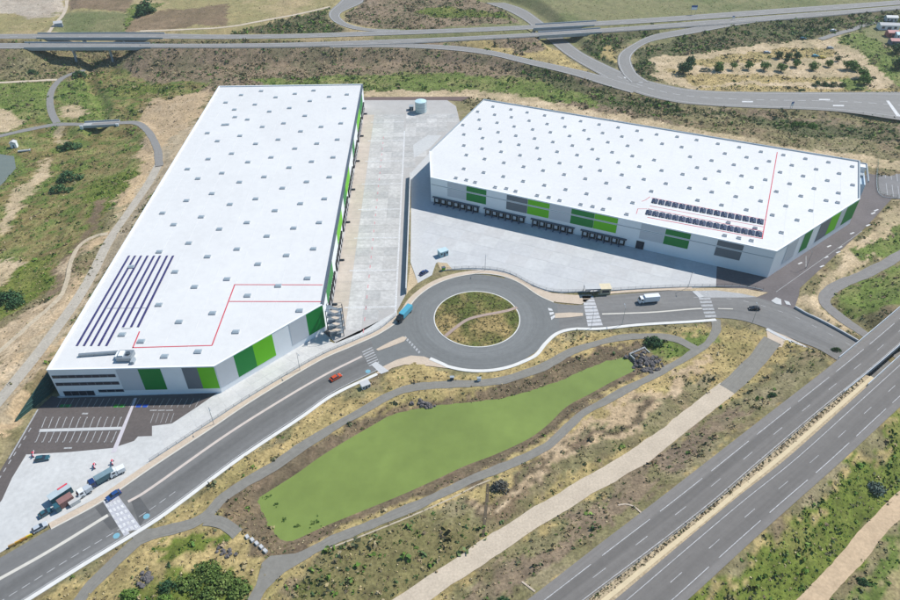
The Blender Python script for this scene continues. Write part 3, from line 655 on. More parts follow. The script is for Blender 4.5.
struct(sheet('sandy_verge', [(640,290),(692,288),(717,288),(745,288.5),(757,291),(768,292.5),(757,297),(742,293.5),(716,291)], M_sand, .05))
struct(sheet('hatched_bay', [(694,291),(716,290.2),(742,293.6),(757,297),(742,297.5),(718,297.5),(698,297)], mat('pale_block_paving', (.36, .36, .36), .9, .15, .8), .055))
L = spline(gl([(794,308),(806,315),(817,320),(836,330),(857,342)]), 2); struct(raised(L, .1, .7, .9, 'road_wall', mat('grey_wall', (.38, .40, .42), .8, .1, .4)))
L = spline(gl([(768,328),(785,337),(800,343.5),(815,350)]), 2); struct(raised(L, -1.8, -.2, .12, 'south_pavement', M_conc_b))
struct(sheet('south_pavement', [(766,328),(786,336),(812,349),(806,350),(790,347),(778,347),(768,341)], M_pave, .03))
# central median of the main road
L = spline(gl([(-40,601),(0,579),(50,551),(108,515.5)]), 2); struct(raised(L, -.55, .55, .13, 'median', M_kerb))
L = spline(gl([(128,502),(150,489),(225,436),(282,400),(325,375),(362,356.5)]), 2); struct(raised(L, -.5, .5, .13, 'median', mat('pink_kerb', (.52, .45, .40), .85, .1, .4)))
MB().prism([tuple(p[:2]) for p in gl([(376,349.5),(390,342),(403,336.5),(407,338),(404,341.5),(390,347),(378,351)])], .0, .15).build('splitter_island', M_pave)['kind'] = 'structure'
MB().prism([tuple(p[:2]) for p in gl([(555,313.5),(570,312.7),(583,313.2),(583,316),(570,317.5),(555,318.3)])], .0, .15).build('splitter_island', M_pave)['kind'] = 'structure'
L = spline(gl([(602,314.2),(650,312.5),(690,309.3),(702,308.6)]), 2); struct(raised(L, -.4, .4, .1, 'median', M_kerb))
L = spline(gl([(718,308.6),(733,309)]), 2); struct(raised(L, -.25, .25, .06, 'median', M_kerb))

# markings
def cross(parent, a, b, c, d, n, m=M_paint, z=.06, fill=.55):
    """bars between edge a->b and edge d->c"""
    a, b, c, d = [g(*p) for p in (a, b, c, d)]
    for i in range(n):
        t0, t1 = i/n, (i+fill)/n
        q = [a+(b-a)*t0, a+(b-a)*t1, d+(c-d)*t1, d+(c-d)*t0]
        sheet('crossing_bar', [(p[0], p[1]) for p in q], m, z, parent, px=False)
sheet('raised_table', [(102,500),(117,494),(142,529),(124,536)], mat('crossing_paving', (.42, .42, .45), .85, .2, .8, grain=.15), .045, platform_road)
for k in range(4):
    f0 = k/4; f1 = (k+.6)/4
    P = lambda s, t: g(102+(117-102)*t+((124-102)+((142-117)-(124-102))*t)*s, 500+(494-500)*t+((536-500)+((529-494)-(536-500))*t)*s)
    for i in range(7):
        s0, s1 = i/7, (i+.55)/7
        sheet('crossing_bar', [tuple(P(s0, f0)[:2]), tuple(P(s0, f1)[:2]), tuple(P(s1, f1)[:2]), tuple(P(s1, f0)[:2])], M_paint, .07, platform_road, px=False)
sheet('worn_patch', [(95,508),(103,502.5),(111,512),(102,517)], mat('dark_patch', (.10,.10,.10), .9), .04, platform_road); sheet('worn_patch', [(103,521),(112,515),(121,524.5),(111,530.5)], MATS['dark_patch'], .04, platform_road)
sheet('worn_patch', [(131,501),(139,496),(150,512),(140,526)], MATS['dark_patch'], .04, platform_road)
M_cyan = mat('cyan_sign_paint', (.17, .36, .44), .6, .1, 2)
for c in ((116.5,536),(146.5,516.5),(368,371.5)):
    p = g(*c); sheet('road_symbol', [(p[0]+1.0*math.cos(t), p[1]+1.0*math.sin(t)) for t in np.linspace(0, 6.28, 12, endpoint=False)], M_cyan, .062, platform_road, px=False)
cross(platform_road, (362,352), (370,368), (380,364), (372,347), 7, M_faint, .065, .4)
cross(roundabout, (404,338), (420,355), (421.5,353), (405.5,336), 7, M_faint, .065)
cross(roundabout, (548,308), (552,322), (556,318), (552,309), 3, z=.065, fill=.6)
cross(east_road, (582,296), (588,327), (603,326), (593,296), 9, mat('pale_crossing', (.46,.46,.47), .8, .2, .8), .06, .8)
cross(east_road, (696,291), (706,319), (717,318.5), (708,291), 8, M_faint, .06, .6)
MB().prism([tuple(p[:2]) for p in gl([(692,291.5),(697,291),(704,297),(699,298)])], 0, .14).build('island', M_conc_b)['kind'] = 'structure'
MB().prism([tuple(p[:2]) for p in gl([(771,301),(776,297.5),(781,299.5),(781.5,305),(776,304)])], 0, .15).build('island', M_conc_b)['kind'] = 'structure'
MB().prism([tuple(p[:2]) for p in gl([(784,300.5),(789,302),(791,305.5),(786,304.5)])], 0, .15).build('island', M_conc_b)['kind'] = 'structure'
dashes(road_w.at(.78)[2:int(len(road_w.A)*.42)], .14, 2.2, 1.2, 'lane_dash', M_paint, platform_road, .05)
for st, par in ((road_w, platform_road),):
    line_strip(st.at(.975), .15).build('edge_line', M_paint, .05, par)
dashes(road_e.at(.25)[int(len(road_e.A)*.45):], .12, 2.0, 5.0, 'lane_dash', M_paint, east_road, .05)
hw = {}
for nm, st, m_, outer, inner, sol in (('near_motorway_west_carriageway', hw_l, M_hw, .30, .63, .955), ('near_motorway_east_carriageway', hw_r, M_hw2, .785, .49, .17)):
    o = struct(st.build(nm, m_, .04)); hw[nm] = o
    dashes(st.at(outer), .20, 20, 4.5, 'edge_dash', M_hwp, o, .07)
    dashes(st.at(inner), .14, 5, 12, 'lane_dash', M_hwp, o, .07, 2.0)
    line_strip(st.at(sol), .18).build('edge_line', M_hwp, .07, o)
for nm, st in (('motorway_north_carriageway', mw_n), ('motorway_south_carriageway', mw_s)):
    o = struct(st.build(nm, M_far, .05))
    dashes(st.at(.55), .3, 6, 12, 'lane_dash', M_paint, o, .09)
    line_strip(st.at(.12), .3).build('edge_line', M_paint, .09, o); line_strip(st.at(.88), .3).build('edge_line', M_paint, .09, o)
for nm, st, dz in (('slip_road', ramp, .06), ('lower_road', low, .04), ('loop_ramp', loop, .055), ('overbridge_ramp', top_ramp, .03)):
    o = struct(st.build(nm, M_far, dz)); line_strip(st.at(.1), .25).build('edge_line', M_paint, dz+.03, o); line_strip(st.at(.9), .25).build('edge_line', M_paint, dz+.03, o)
    if nm == 'lower_road':
        dashes(st.at(.52)[int(len(st.A)*.45):], .35, 5, 4, 'lane_dash', M_paint, o, dz+.03)
        sheet('arrow_bar', [(886,100.5),(889,100.5),(901,116.5),(896.5,116)], M_paint, 3.6, o)
        for c in ((824,99.5),(747,101.5),(838,105.5)): sheet('arrow_bar', [(c[0]-5,c[1]-.7),(c[0]+6,c[1]-.6),(c[0]+6,c[1]+.7),(c[0]-5,c[1]+.6)], M_paint, 3.6, o)
        for c in ((626,77.5),(634,79),(640,81.5)): sheet('give_way_bar', [(c[0]-2.5,c[1]-.7),(c[0]+2,c[1]-.5),(c[0]+3,c[1]+1),(c[0]-1.5,c[1]+.7)], M_paint, 3.62, o)
# car park bays
def pline(a, b, w, parent, z=.05, name='bay_line', m=M_faint):
    P = gl([a, b]); line_strip(P, w).build(name, m, z, parent)
for i in range(12):
    x = 45.7+i*(121-45.7)/11; pline((x, 417.5), (x-4, 428), .26, lot)
    x2 = 41+i*(117-41)/11; pline((x2-.5, 431.5), (x2-5.2, 442.5), .26, lot)
    pline((x-.6, 417.8), (x+.8, 417.7), .5, lot, m=M_paint); pline((x2-6, 442), (x2-4.4, 441.9), .5, lot, m=M_paint)
MB().prism([tuple(p[:2]) for p in gl([(40,429.3),(122,427),(121,430),(39,432.3)])], .0, .14).build('planting_strip', M_conc_b, lot)
sheet('walkway_stripe', [(134.5,398),(137,398),(116,452),(111,453)], mat('pale_lilac_paint', (.50, .47, .50), .8, .12, .8), .05, lot)
for i in range(24):
    x = 62+i*(200-62)/23; pline((x, 398.5), (x-5, 407.5), .15, lot)
for x0, c in ((64, (.02,.22,.05)), (70, (.02,.22,.05)), (118, (.03,.25,.03)), (124, (.03,.25,.03)), (140, (.02,.08,.40)), (147, (.02,.08,.40))):
    sheet('painted_bay', [(x0-3.2,404.5),(x0+2,404.4),(x0+.2,407.3),(x0-4.8,407.4)], mat('bay_%.2f_%.2f' % (c[1], c[2]), c, .8), .045, lot)
pline((38, 409.5), (9, 459), .5, lot); pline((82,413.7),(88,413.7), .7, lot, name='arrow'); pline((64,448.3),(72,448), .6, lot, name='arrow')
for i in range(5): pline((154+i*5, 413), (150.5+i*5, 423), .16, lot)
for i in range(3): pline((150+i*8, 410.5), (157+i*8, 410.3), .4, lot, name='arrow')
for i in range(7): pline((31-i*5, 428+i*8), (28.5-i*5, 432+i*8), .35, lot)
# service lane paint
pline((776,292),(862,231), .2, lane, name='lane_line'); pline((806,256),(806,267), .25, lane, name='lane_line')
for c in ((829,246),(838,252),(822,266),(826,257),(852,233),(863,236),(876,210),(873,213),(868,225),(840,247),(800,263)):
    sheet('arrow', [(c[0]-2.5,c[1]+.6),(c[0]+1.5,c[1]-1),(c[0]+2.8,c[1]-.3),(c[0]-1,c[1]+1.3)], M_paint, .05, lane)
# yard A paint
def yA(a, b): return eA+dA*a+nA*b
for a0 in [-6]+list(np.arange(14, 200, 26.4)):
    q = [yA(a0, 6), yA(a0, 27.3), yA(a0+.45, 27.3), yA(a0+.45, 6)]
    if inside(np.array([q[1][0]]), np.array([q[1][1]]), yA_poly)[0]: sheet('yard_line', [q[0], q[1], q[2]+dA*.25, q[3]+dA*.25], M_paint, .05, yardA, px=False)
sheet('yard_line', [yA(6, 27.4), yA(6, 28.2), yA(186, 28.2), yA(186, 27.4)], M_paint, .045, yardA, px=False)
M_redp = mat('faded_red_paint', (.55, .22, .24), .8, .2, 1)
for a0 in np.arange(-2, 180, 7.4): sheet('red_mark', [yA(a0, 15.0), yA(a0, 15.35), yA(a0+2.4, 15.35), yA(a0+2.4, 15.0)], M_redp, .05, yardA, px=False)
sheet('pale_patch', [(413,145),(428,135),(442,135),(430,148),(414,158)], M_conc_b, .042, yardA)

# roundabout island
isl = MB(); nr = 10; V = [(RC[0], RC[1], 1.1)]; Fs = []
for r_ in range(1, nr+1):
    rr = (R_IN-1.0)*r_/nr
    for k in range(64):
        t = 2*math.pi*k/64; V.append((RC[0]+rr*math.cos(t), RC[1]+rr*math.sin(t), .16+.94*(1-(r_/nr)**2)+(random.random()-.5)*.12*(r_ < nr)))
for k in range(64): Fs.append((0, 1+k, 1+(k+1) % 64))
for r_ in range(nr-1):
    for k in range(64): a = 1+r_*64+k; b = 1+r_*64+(k+1) % 64; Fs.append((a, a+64, b+64, b))
isl.add(V, Fs)
me = isl.mesh('roundabout_island'); vv = np.array(V); nn = fbm(vv[:, 0], vv[:, 1], 7, 5, 4)
mm = mat('island_grass', (.1,.12,.04), .95, .35, .25, grain=.35, detail_scale=1.0, bump=.6, attr='cover')
ca = me.color_attributes.new('cover', 'FLOAT_COLOR', 'POINT'); tt = np.clip((nn-.38)*4, 0, 1)[:, None]
ca.data.foreach_set('color', np.c_[np.array(srgb(92,100,48))*.8*(1-tt)+np.array(srgb(158,138,92))*.8*tt, np.ones(len(vv))].astype(np.float32).ravel())
for p_ in me.polygons: p_.use_smooth = True
island = struct(obj('roundabout_island', me, mm))
raised(np.vstack([ring_i]), -.0, 1.15, .16, 'island_kerb', mat('white_kerb', (.62,)*3), island)
Lp = spline(gl([(445,336,.4),(455,328,.8),(467,320,1.0),(480,316,1.1),(495,313,1.0),(508,310,.8),(517,307,.3)]), 1.0)
Lp[:, 2] = .16+.94*(1-(np.hypot(Lp[:, 0]-RC[0], Lp[:, 1]-RC[1])/(R_IN-1))**2)+.06
line_strip(Lp, 1.5).build('brown_footpath', mat('brown_path', (.34, .26, .22), .9, .15, .8), .03, island)

# ------------------------------------------------------------------ warehouses
def inset(P, d):
    P = np.array([p[:2] for p in P]); n = len(P); out = []
    for i in range(n):
        a, b, c = P[i-1], P[i], P[(i+1) % n]
        e1 = (b-a)/np.linalg.norm(b-a); e2 = (c-b)/np.linalg.norm(c-b)
        n1_ = np.array([-e1[1], e1[0]]); n2_ = np.array([-e2[1], e2[0]])      # left = inwards (counter-clockwise plan)
        bi = n1_+n2_; bi /= (bi@n1_); out.append(b+bi*d)
    return np.array(out)
def shell(root, P, h, origin, parapet=.7, copings=None, plinth=None):
    P2 = np.array([p[:2] for p in P])-origin[:2]; Q = inset(P2, .45); n = len(P2)
    for i in range(n):
        j = (i+1) % n
        MB().prism([tuple(P2[i]), tuple(P2[j]), tuple(Q[j]), tuple(Q[i])], -.1, h).build('wall', M_white, root)
        O = inset(P2, -.12); I = inset(P2, .6)
        MB().prism([tuple(O[i]), tuple(O[j]), tuple(I[j]), tuple(I[i])], h+.003, h+.12).build('coping', (copings or {}).get(i, M_white), root)
    return P2, Q
def on_wall(root, P2, i, t0, t1, z0, z1, m, name='cladding_panel', d0=.003, d1=.10, parent=None):
    a, b = P2[i], P2[(i+1) % len(P2)]; d = b-a; L_ = np.linalg.norm(d); d = d/L_; nrm = np.array([d[1], -d[0]])
    q = [a+d*t0*L_+nrm*d0, a+d*t1*L_+nrm*d0, a+d*t1*L_+nrm*d1, a+d*t0*L_+nrm*d1]
    return MB().prism([tuple(p) for p in q], z0, z1).build(name, m, parent or root)
def tpx(a, b, h, u):
    """fraction along roof edge a->b (photo pixels) for the point seen at column u"""
    v = a[1]+(b[1]-a[1])*(u-a[0])/(b[0]-a[0]); p = g(u, v, h); p0 = g(*a, h); p1 = g(*b, h)
    return float((p-p0)@(p1-p0)/((p1-p0)@(p1-p0)))

# ---- west warehouse
oA = np.array([*(A_w[0][:2]+A_w[3][:2])/2, 0])
WA = empty('warehouse', oA, 0, 'long white warehouse with green panels and rows of solar strips beside the car park', 'warehouse')
P2, QA = shell(WA, A_w, HA, oA, copings={2: M_coping_d, 0: M_white})
rp = inset(P2, .44)
roofA = MB().prism([tuple(p) for p in rp], HA-1.2, HA-.45).build('roof', M_roof, WA)
# roof sheet seams
cA = A_w[4][:2]-oA[:2]; uA = -dA; vA = np.array([dA[1], -dA[0]])
for k in range(1, 10):
    w0 = cA+vA*9.32*k; a_ = w0+uA*1.0; b_ = w0+uA*259
    L_ = np.array([[a_[0], a_[1], HA-.45], [b_[0], b_[1], HA-.45]])
    lim = 258 if 9.32*k < 57 else 258-(9.32*k-57)*1.0
    b_ = w0+uA*lim; L_[1, :2] = b_
    raised(L_, -.06, .06, .05, 'roof_seam', mat('seam', (.60, .61, .62), .6, .05, .5), roofA)
for i, specs in ((0, [(115,137,2.4,13.0,M_grey),(137,159.5,2.4,12.9,M_green),(181,196.5,2.4,13.0,M_dark),(196.5,213.4,2.4,13.0,M_lime)]),
                 (1, [(214.6,233,2.4,13.2,M_grey),(233,252,2.4,13.2,M_green),(252,271.5,2.4,13.2,M_lime),(288.5,305.5,2.4,13.2,M_grey),(305.5,322.2,2.4,13.2,M_green)])):
    for u0, u1, z0, z1, m_ in specs:
        on_wall(WA, P2, i, tpx(A_px[i], A_px[i+1], HA, u0), tpx(A_px[i], A_px[i+1], HA, u1), z0, z1, m_)
for u0, u1, z0, z1 in ((48.5,112.5,9.3,10.7),(48.5,113,5.5,7.0),(88.5,114.5,1.7,3.0),(52,83.5,.2,2.6)):
    t0, t1 = tpx(A_px[0], A_px[1], HA, u0), tpx(A_px[0], A_px[1], HA, u1)
    w_ = on_wall(WA, P2, 0, t0, t1, z0, z1, M_coping_d, 'window', .003, .12)
    nP = max(3, int((t1-t0)*58.7/2.6))
    for k in range(nP):
        on_wall(WA, P2, 0, t0+(t1-t0)*(k+.06)/nP, t0+(t1-t0)*(k+.94)/nP, z0+.1, z1-.1, M_glass, 'pane', .12, .15, w_)
on_wall(WA, P2, 0, .02, .97, .0, 1.2, mat('plinth', (.42,.45,.48), .7, .05, .4), 'plinth', .002, .06) if False else None
# east side of the west warehouse: panels and docks
cl = [M_white, M_green, M_lime, M_white, M_white, M_lime, M_white, M_green, M_green, M_white, M_lime, M_green, M_white, M_lime, M_green, M_white, M_white]
for k, m_ in enumerate([M_white, M_green, M_green, M_white, M_white, M_lime, M_lime, M_white, M_green, M_lime, M_lime, M_white, M_white, M_green, M_white, M_white, M_lime, M_lime, M_green, M_green, M_white]):
    if m_ is not M_white: on_wall(WA, P2, 2, (k+.02)/21, (k+.98)/21, 4.9, 13.0, m_)
for k in range(46):
    t = .035+k*.0204
    if k % 7 == 6: continue
    d_ = on_wall(WA, P2, 2, t, t+.0155, .02, 4.3, M_black, 'dock_shelter', .003, .7)
    on_wall(WA, P2, 2, t+.003, t+.0125, .9, 3.5, M_grey, 'door', .70, .72, d_)
for k in range(7):
    on_wall(WA, P2, 2, .07+k*.1425, .071+k*.1425, .0, 1.0, M_steel_d, 'dock_buffer', .003, 3.0)
on_wall(WA, P2, 2, .002, .998, 12.95, 13.25, M_coping_d, 'gutter', .12, .45)
# skylights, west roof
skA = [(145,362,1),(65,378,1),(355,360,1),(203,387,1),(280,373,1),(417,385,1),(488,376,1),(340,402,1),(3,408,1),(120,416,1),(38,436,1),(258,430,1),(478,431,1),(178,444,1),(40,466,1),(90,476,1),(320,461,1),(8,496,1),(150,505,1),(235,491,1),(464,491,1),(385,505,1),(303,523,1),(60,541,1),(213,556,1),(123,573,1),(368,572,1),(450,556,1),(280,592,1),
  (27,12,2),(185,27,2),(92,46,2),(347,44,2),(433,27,2),(257,68,2),(157,105,2),(58,126,2),(418,106,2),(327,125,2),(230,150,2),(123,193,2),(20,215,2),(398,193,2),(302,212,2),(200,240,2),(88,288,2),(377,288,2),(275,310,2),(168,342,2),(48,394,2),(354,393,2),(246,419,2),(132,454,2),(8,514,2),(330,511,2),(213,541,2),(90,580,2),
  (833,34,3),(750,74,3),(792,112,3),(848,172,3),(746,200,3),(650,250,3),(805,265,3),(695,296,3),(878,314,3),(755,370,3),(637,405,3),(830,424,3),(700,485,3),(778,545,3),(525,465,3),
  (635,17,4),(850,50,4),(716,85,4),(488,136,4),(564,163,4),(658,223,4),(792,204,4),(298,40,5),(43,125,5),(830,530,0),(870,562,0),(895,497,0),(888,90,3)]
OFF = {0: (0,0), 1: (225,0), 2: (225,150), 3: (0,150), 4: (0,300), 5: (225,300), 6: (450,0), 7: (450,150), 8: (675,150), 9: (675,0)}
def skylight_mesh(L_, W_, hh, zc):
    b = MB().box(-L_/2, L_/2, -W_/2, W_/2, 0, hh); c = MB()
    n_ = 5; V = []
    for k in range(n_+1):
        t = k/n_; V += [(-L_/2+.12, (-W_/2+.12)+(W_-.24)*t, hh+.003+zc*math.sin(math.pi*t)), (L_/2-.12, (-W_/2+.12)+(W_-.24)*t, hh+.003+zc*math.sin(math.pi*t))]
    c.add(V, [(2*k, 2*k+1, 2*k+3, 2*k+2) for k in range(n_)])
    c.add([V[2*k] for k in range(n_+1)], [tuple(range(n_+1))]); c.add([V[2*k+1] for k in range(n_+1)], [tuple(range(n_+1))[::-1]])
    return b.mesh('skylight'), c.mesh('dome')
sb, sc_ = skylight_mesh(2.5, 2.0, .45, .35); sb.materials.append(mat('skylight_curb', (.34,.37,.40), .6, .05, 1)); sc_.materials.append(M_skyl)
angA = math.atan2(dA[1], dA[0])-math.pi/2
for u, v, k in skA:
    p = g(u/4+OFF[k][0], v/4+OFF[k][1], HA)-oA
    o = obj('skylight', sb, None, WA); o.location = (p[0], p[1], HA-.45); o.rotation_euler = (0, 0, angA)
    c = obj('dome', sc_, None, o)
# solar strips
tops = [129,135,141,147.5,154,160,167,173]
for i, tx in enumerate(tops):
    p0 = g(tx, 255, HA)-oA; ln = float(np.linalg.norm(g(tx, 255, HA)-g(tx-53, 347 if i < 5 else 327.5, HA)))*(.905 if i >= 5 else 1)
    ln = float(abs((g(tx, 255, HA)-g(tx, 347 if i < 5 else 327.5, HA))[1]))
    if i == 2: pass
    e = MB(); 
    for k in range(int(ln/1.75)):
        y = 1.75*k; e.add([(-.55, -y, .02), (.55, -y, .25), (.55, -y-1.62, .25), (-.55, -y-1.62, .02), (-.55,-y,.0),(.55,-y,.23),(.55,-y-1.62,.23),(-.55,-y-1.62,0)], [(0,1,2,3)[::-1],(4,5,6,7),(0,1,5,4),(2,3,7,6),(1,2,6,5)])
    o = e.build('solar_strip', M_solar, WA); o.location = (p0[0], p0[1], HA-.40); o.rotation_euler = (0, 0, angA)
def roof_line(root, oo, h, pts, w, name='red_walkway_line', m=M_red):
    P = gl(pts, h+.0)-oo; P[:, 2] = h-.45
    for a, b in zip(P[:-1], P[1:]):
        d = (b-a)/np.linalg.norm(b-a)*w*.5; raised(np.array([a-d, b+d]), -w/2, w/2, .06, name, m, root)
roof_line(WA, oA, HA, [(139,331),(132.5,346.8),(211.5,344.6)], .45); roof_line(WA, oA, HA, [(212,343.8),(234.2,284.6)], .45); roof_line(WA, oA, HA, [(234.5,283.8),(322,284)], .45); roof_line(WA, oA, HA, [(229.5,300.6),(320.5,300.8)], .45)
roof_line(WA, oA, HA, [(107,307.5),(147,307.2)], .25, 'cable_tray', M_steel)
roof_line(WA, oA, HA, [(121.5,327.8),(130,327.6)], .3, 'cable_tray', M_steel)
# rooftop plant at the office end (parts of the warehouse roof)
hv = g(126, 357, HA)-oA
pl = MB().box(-2.6, 2.6, -2.2, 2.2, 0, 1.9).build('air_handler', M_steel, WA); pl.location = (hv[0], hv[1], HA-.44); pl.rotation_euler = (0, 0, angA)
MB().box(-2.0, -.3, -1.4, 1.4, 1.903, 2.4).build('fan_box', M_white, pl); MB().tube((1.2, 0, 1.903), (1.2, 0, 2.5), .8, n=14).build('fan', M_steel_d, pl)
MB().box(2.7, 3.9, -3.4, -1.0, 0, 1.2).build('pump_box', M_coping, pl); MB().box(-3.6, -2.7, -.8, 2.0, 0, 1.4).build('pump_box', M_white, pl)
d0, d1 = g(79, 355.5, HA)-oA, g(118, 352.5, HA)-oA
duct = MB().box(0, float(np.hypot(*(d1-d0)[:2])), -.45, .45, .25, 1.1).build('duct', M_steel, WA); duct.location = (d0[0], d0[1], HA-.44); duct.rotation_euler = (0, 0, math.atan2(d1[1]-d0[1], d1[0]-d0[0]))
for x in (.5, 5, 10): MB().box(x, x+.25, -.5, .5, 0, .247).build('duct_foot', M_steel_d, duct)

# ---- east warehouse
oB = np.array([*(B_w[0][:2]+B_w[2][:2])/2, 0])
WB = empty('warehouse', oB, 0, 'white warehouse with loading docks along the shaded front facing the roundabout', 'warehouse')
P2B, QB = shell(WB, B_w, HB, oB, copings={3: M_coping, 2: M_coping, 4: M_coping})
roofB = MB().prism([tuple(p) for p in inset(P2B, .44)], HB-1.2, HB-.45).build('roof', M_roof, WB)
fB2 = (P2B[1]-P2B[0])/np.linalg.norm(P2B[1]-P2B[0]); rB_poly = inset(P2B, 1.2)
for k in range(1, 18):
    a0 = P2B[0]+fB2*k*12.0; tt = [a0+np.array([-fB2[1], fB2[0]])*w for w in np.arange(.5, 110, .5)]
    okp = [p for p in tt if inside(np.array([p[0]]), np.array([p[1]]), rB_poly)[0]]
    if len(okp) > 4: raised(np.array([[*okp[0], HB-.45], [*okp[-1], HB-.45]]), -.06, .06, .05, 'roof_seam', mat('seam', (.6,)*3), roofB)
ea, eb = B_px[0], B_px[1]
tB = lambda u: tpx(ea, eb, HB, u)
for u0, u1, m_ in ((447.5,466,M_grey),(466.5,486.5,M_green),(507,528,M_dark),(528.3,550,M_lime),(550.5,572,M_grey),(572,595,M_green),(595.3,618.5,M_lime),(642,666,M_grey),(666.5,691.5,M_green),(718.5,744.5,M_dark)):
    on_wall(WB, P2B, 0, tB(u0), tB(u1), 10.9, 13.7, m_); on_wall(WB, P2B, 0, tB(u0), tB(u1), 5.6, 10.0, m_)
on_wall(WB, P2B, 0, .002, .998, 10.35, 10.55, M_coping, 'string_course', .003, .14)
for u0, u1, nd in ((434,480,7),(486,527,6),(534,577,6),(585,630,6)):
    t0, t1 = tB(u0), tB(u1)
    cn = on_wall(WB, P2B, 0, t0-.004, t1+.002, 3.55, 3.75, M_coping_d, 'dock_canopy', .003, 1.3)
    for k in range(nd):
        a, b = t0+(t1-t0)*(k+.06)/nd, t0+(t1-t0)*(k+.9)/nd
        d_ = on_wall(WB, P2B, 0, a, b, .3, 3.54, M_black, 'dock_shelter', .003, .75)
        on_wall(WB, P2B, 0, a+(b-a)*.24, b-(b-a)*.24, 1.1, 2.9, M_grey, 'door', .75, .78, d_)
        on_wall(WB, P2B, 0, a+(b-a)*.15, a+(b-a)*.28, .05, .75, mat('dock_blue', (.05,.10,.16), .7), 'dock_buffer', .8, 2.6)
dr = on_wall(WB, P2B, 0, tB(640.5), tB(648.5), .05, 4.2, M_black, 'entrance_door', .003, .25); on_wall(WB, P2B, 0, tB(641.3), tB(647.7), .1, 3.9, M_glass, 'pane', .25, .28, dr)
ra, rb = B_px[1], B_px[2]
tR = lambda u: tpx(ra, rb, HB, u)
for u0, u1, m_ in ((789,800,M_grey),(806,814,M_green),(822,832.5,M_dark),(832.7,842,M_lime),(842.3,848,M_grey),(848.3,859.8,M_green)):
    on_wall(WB, P2B, 1, tR(u0), tR(u1), 3.4, 13.6, m_)
# annex behind and beside the east corner (lower, steel-edged)
d3 = P2B[3]-P2B[4]; d3 = d3/np.linalg.norm(d3); n3_ = np.array([-d3[1], d3[0]])       # along the back wall, outwards
L3 = np.linalg.norm(P2B[3]-P2B[4])
def bk(s, w): return P2B[4]+d3*s+n3_*w
an = MB().prism([tuple(bk(L3-30, .15)), tuple(bk(L3+4.2, .15)), tuple(bk(L3+4.2, 4.2)), tuple(bk(L3-30, 4.2))], -.1, 11.0).build('annex', M_white, WB)
MB().prism([tuple(bk(L3-30.2, 4.21)), tuple(bk(L3+4.4, 4.21)), tuple(bk(L3+4.4, 4.7)), tuple(bk(L3-30.2, 4.7))], 10.2, 11.5).build('parapet', M_coping, an)
MB().prism([tuple(bk(L3+4.21, -16)), tuple(bk(L3+4.7, -16)), tuple(bk(L3+4.7, 4.2)), tuple(bk(L3+4.21, 4.2))], 10.2, 11.5).build('parapet', M_coping, an)
MB().prism([tuple(bk(L3+.2, -14)), tuple(bk(L3+4.2, -14)), tuple(bk(L3+4.2, .14)), tuple(bk(L3+.2, .14))], -.1, 8.0).build('side_block', mat('pale_blue_cladding', (.42,.52,.60), .5, .05, .4), an)
MB().prism([tuple(bk(L3+1.2, -6)), tuple(bk(L3+3.2, -6)), tuple(bk(L3+3.2, -3)), tuple(bk(L3+1.2, -3))], 8.003, 9.2).build('roof_box', M_coping, an)
skB = [(173,425,6),(245,436,6),(310,448,6),(380,460,6),(452,470,6),(524,483,6),(598,496,6),(674,508,6),(750,521,6),(828,536,6),(112,445,6),(180,457,6),(247,467,6),(318,481,6),(390,494,6),(461,505,6),(538,519,6),(612,530,6),(689,544,6),(767,558,6),(850,573,6),(118,477,6),(190,489,6),(258,504,6),(332,516,6),(403,527,6),(480,542,6),(556,554,6),(633,567,6),(712,581,6),(53,498,6),(122,513,6),(194,527,6),(265,541,6),(340,552,6),(413,566,6),(491,580,6),(571,595,6),(57,536,6),(132,550,6),(203,565,6),(277,577,6),(350,590,6),(57,580,6),(130,593,6),
  (67,18,7),(140,34,7),(217,49,7),(296,65,7),(374,80,7),(458,96,7),(543,113,7),(627,130,7),(716,147,7),(206,5,7),(282,19,7),(360,34,7),(440,50,7),(524,65,7),(602,80,7),(689,97,7),(777,115,7),(865,132,7),(430,5,7),(510,18,7),(593,34,7),(675,48,7),(759,64,7),(848,80,7),(650,7,7),(731,22,7),(818,38,7),(57,73,7),(136,88,7),(215,104,7),(294,123,7),(379,139,7),(464,156,7),(548,173,7),(640,192,7),(732,209,7),(25,110,7),(67,118,7),(102,127,7),(182,147,7),(227,152,7),(264,163,7),(350,180,7),(397,187,7),(440,200,7),(524,216,7),(572,224,7),(614,235,7),(708,255,7),(807,163,7),
  (62,25,8),(148,40,8),(237,57,8),(328,71,8),(422,87,8),(514,102,8),(611,120,8),(712,138,8),(90,68,8),(178,83,8),(268,101,8),(363,117,8),(460,133,8),(558,152,8),(655,170,8),(32,95,8),(122,113,8),(214,129,8),(308,147,8),(407,164,8),(505,182,8),(606,200,8),(652,208,8),(60,150,8),(149,166,8),(245,184,8),(344,202,8),(445,222,8),(545,240,8),(92,199,8),(188,218,8),(287,237,8),(391,258,8),(490,278,8),(427,328,8),(201,12,8),(288,27,8),(378,43,8),(469,59,8),(566,75,8),(658,92,8),(435,18,8),(523,33,8),(615,47,8),(710,64,8),(345,5,8),(215,288,8),(322,310,8),(200,340,8),(257,350,8),(307,360,8),(10,545,9),(88,558,9),(173,573,9),(258,587,9),(28,586,9)]
sb2, sd2 = skylight_mesh(1.9, 1.6, .55, .30); sb2.materials.append(mat('skylight_curb_b', (.62,.64,.66), .6, .05, 1)); sd2.materials.append(M_skylB)
angB = math.atan2((B_w[1]-B_w[0])[1], (B_w[1]-B_w[0])[0])
for u, v, k in skB:
    p = g(u/4+OFF[k][0], v/4+OFF[k][1], HB)-oB
    o = obj('skylight', sb2, None, WB); o.location = (p[0], p[1], HB-.45); o.rotation_euler = (0, 0, angB); obj('dome', sd2, None, o)
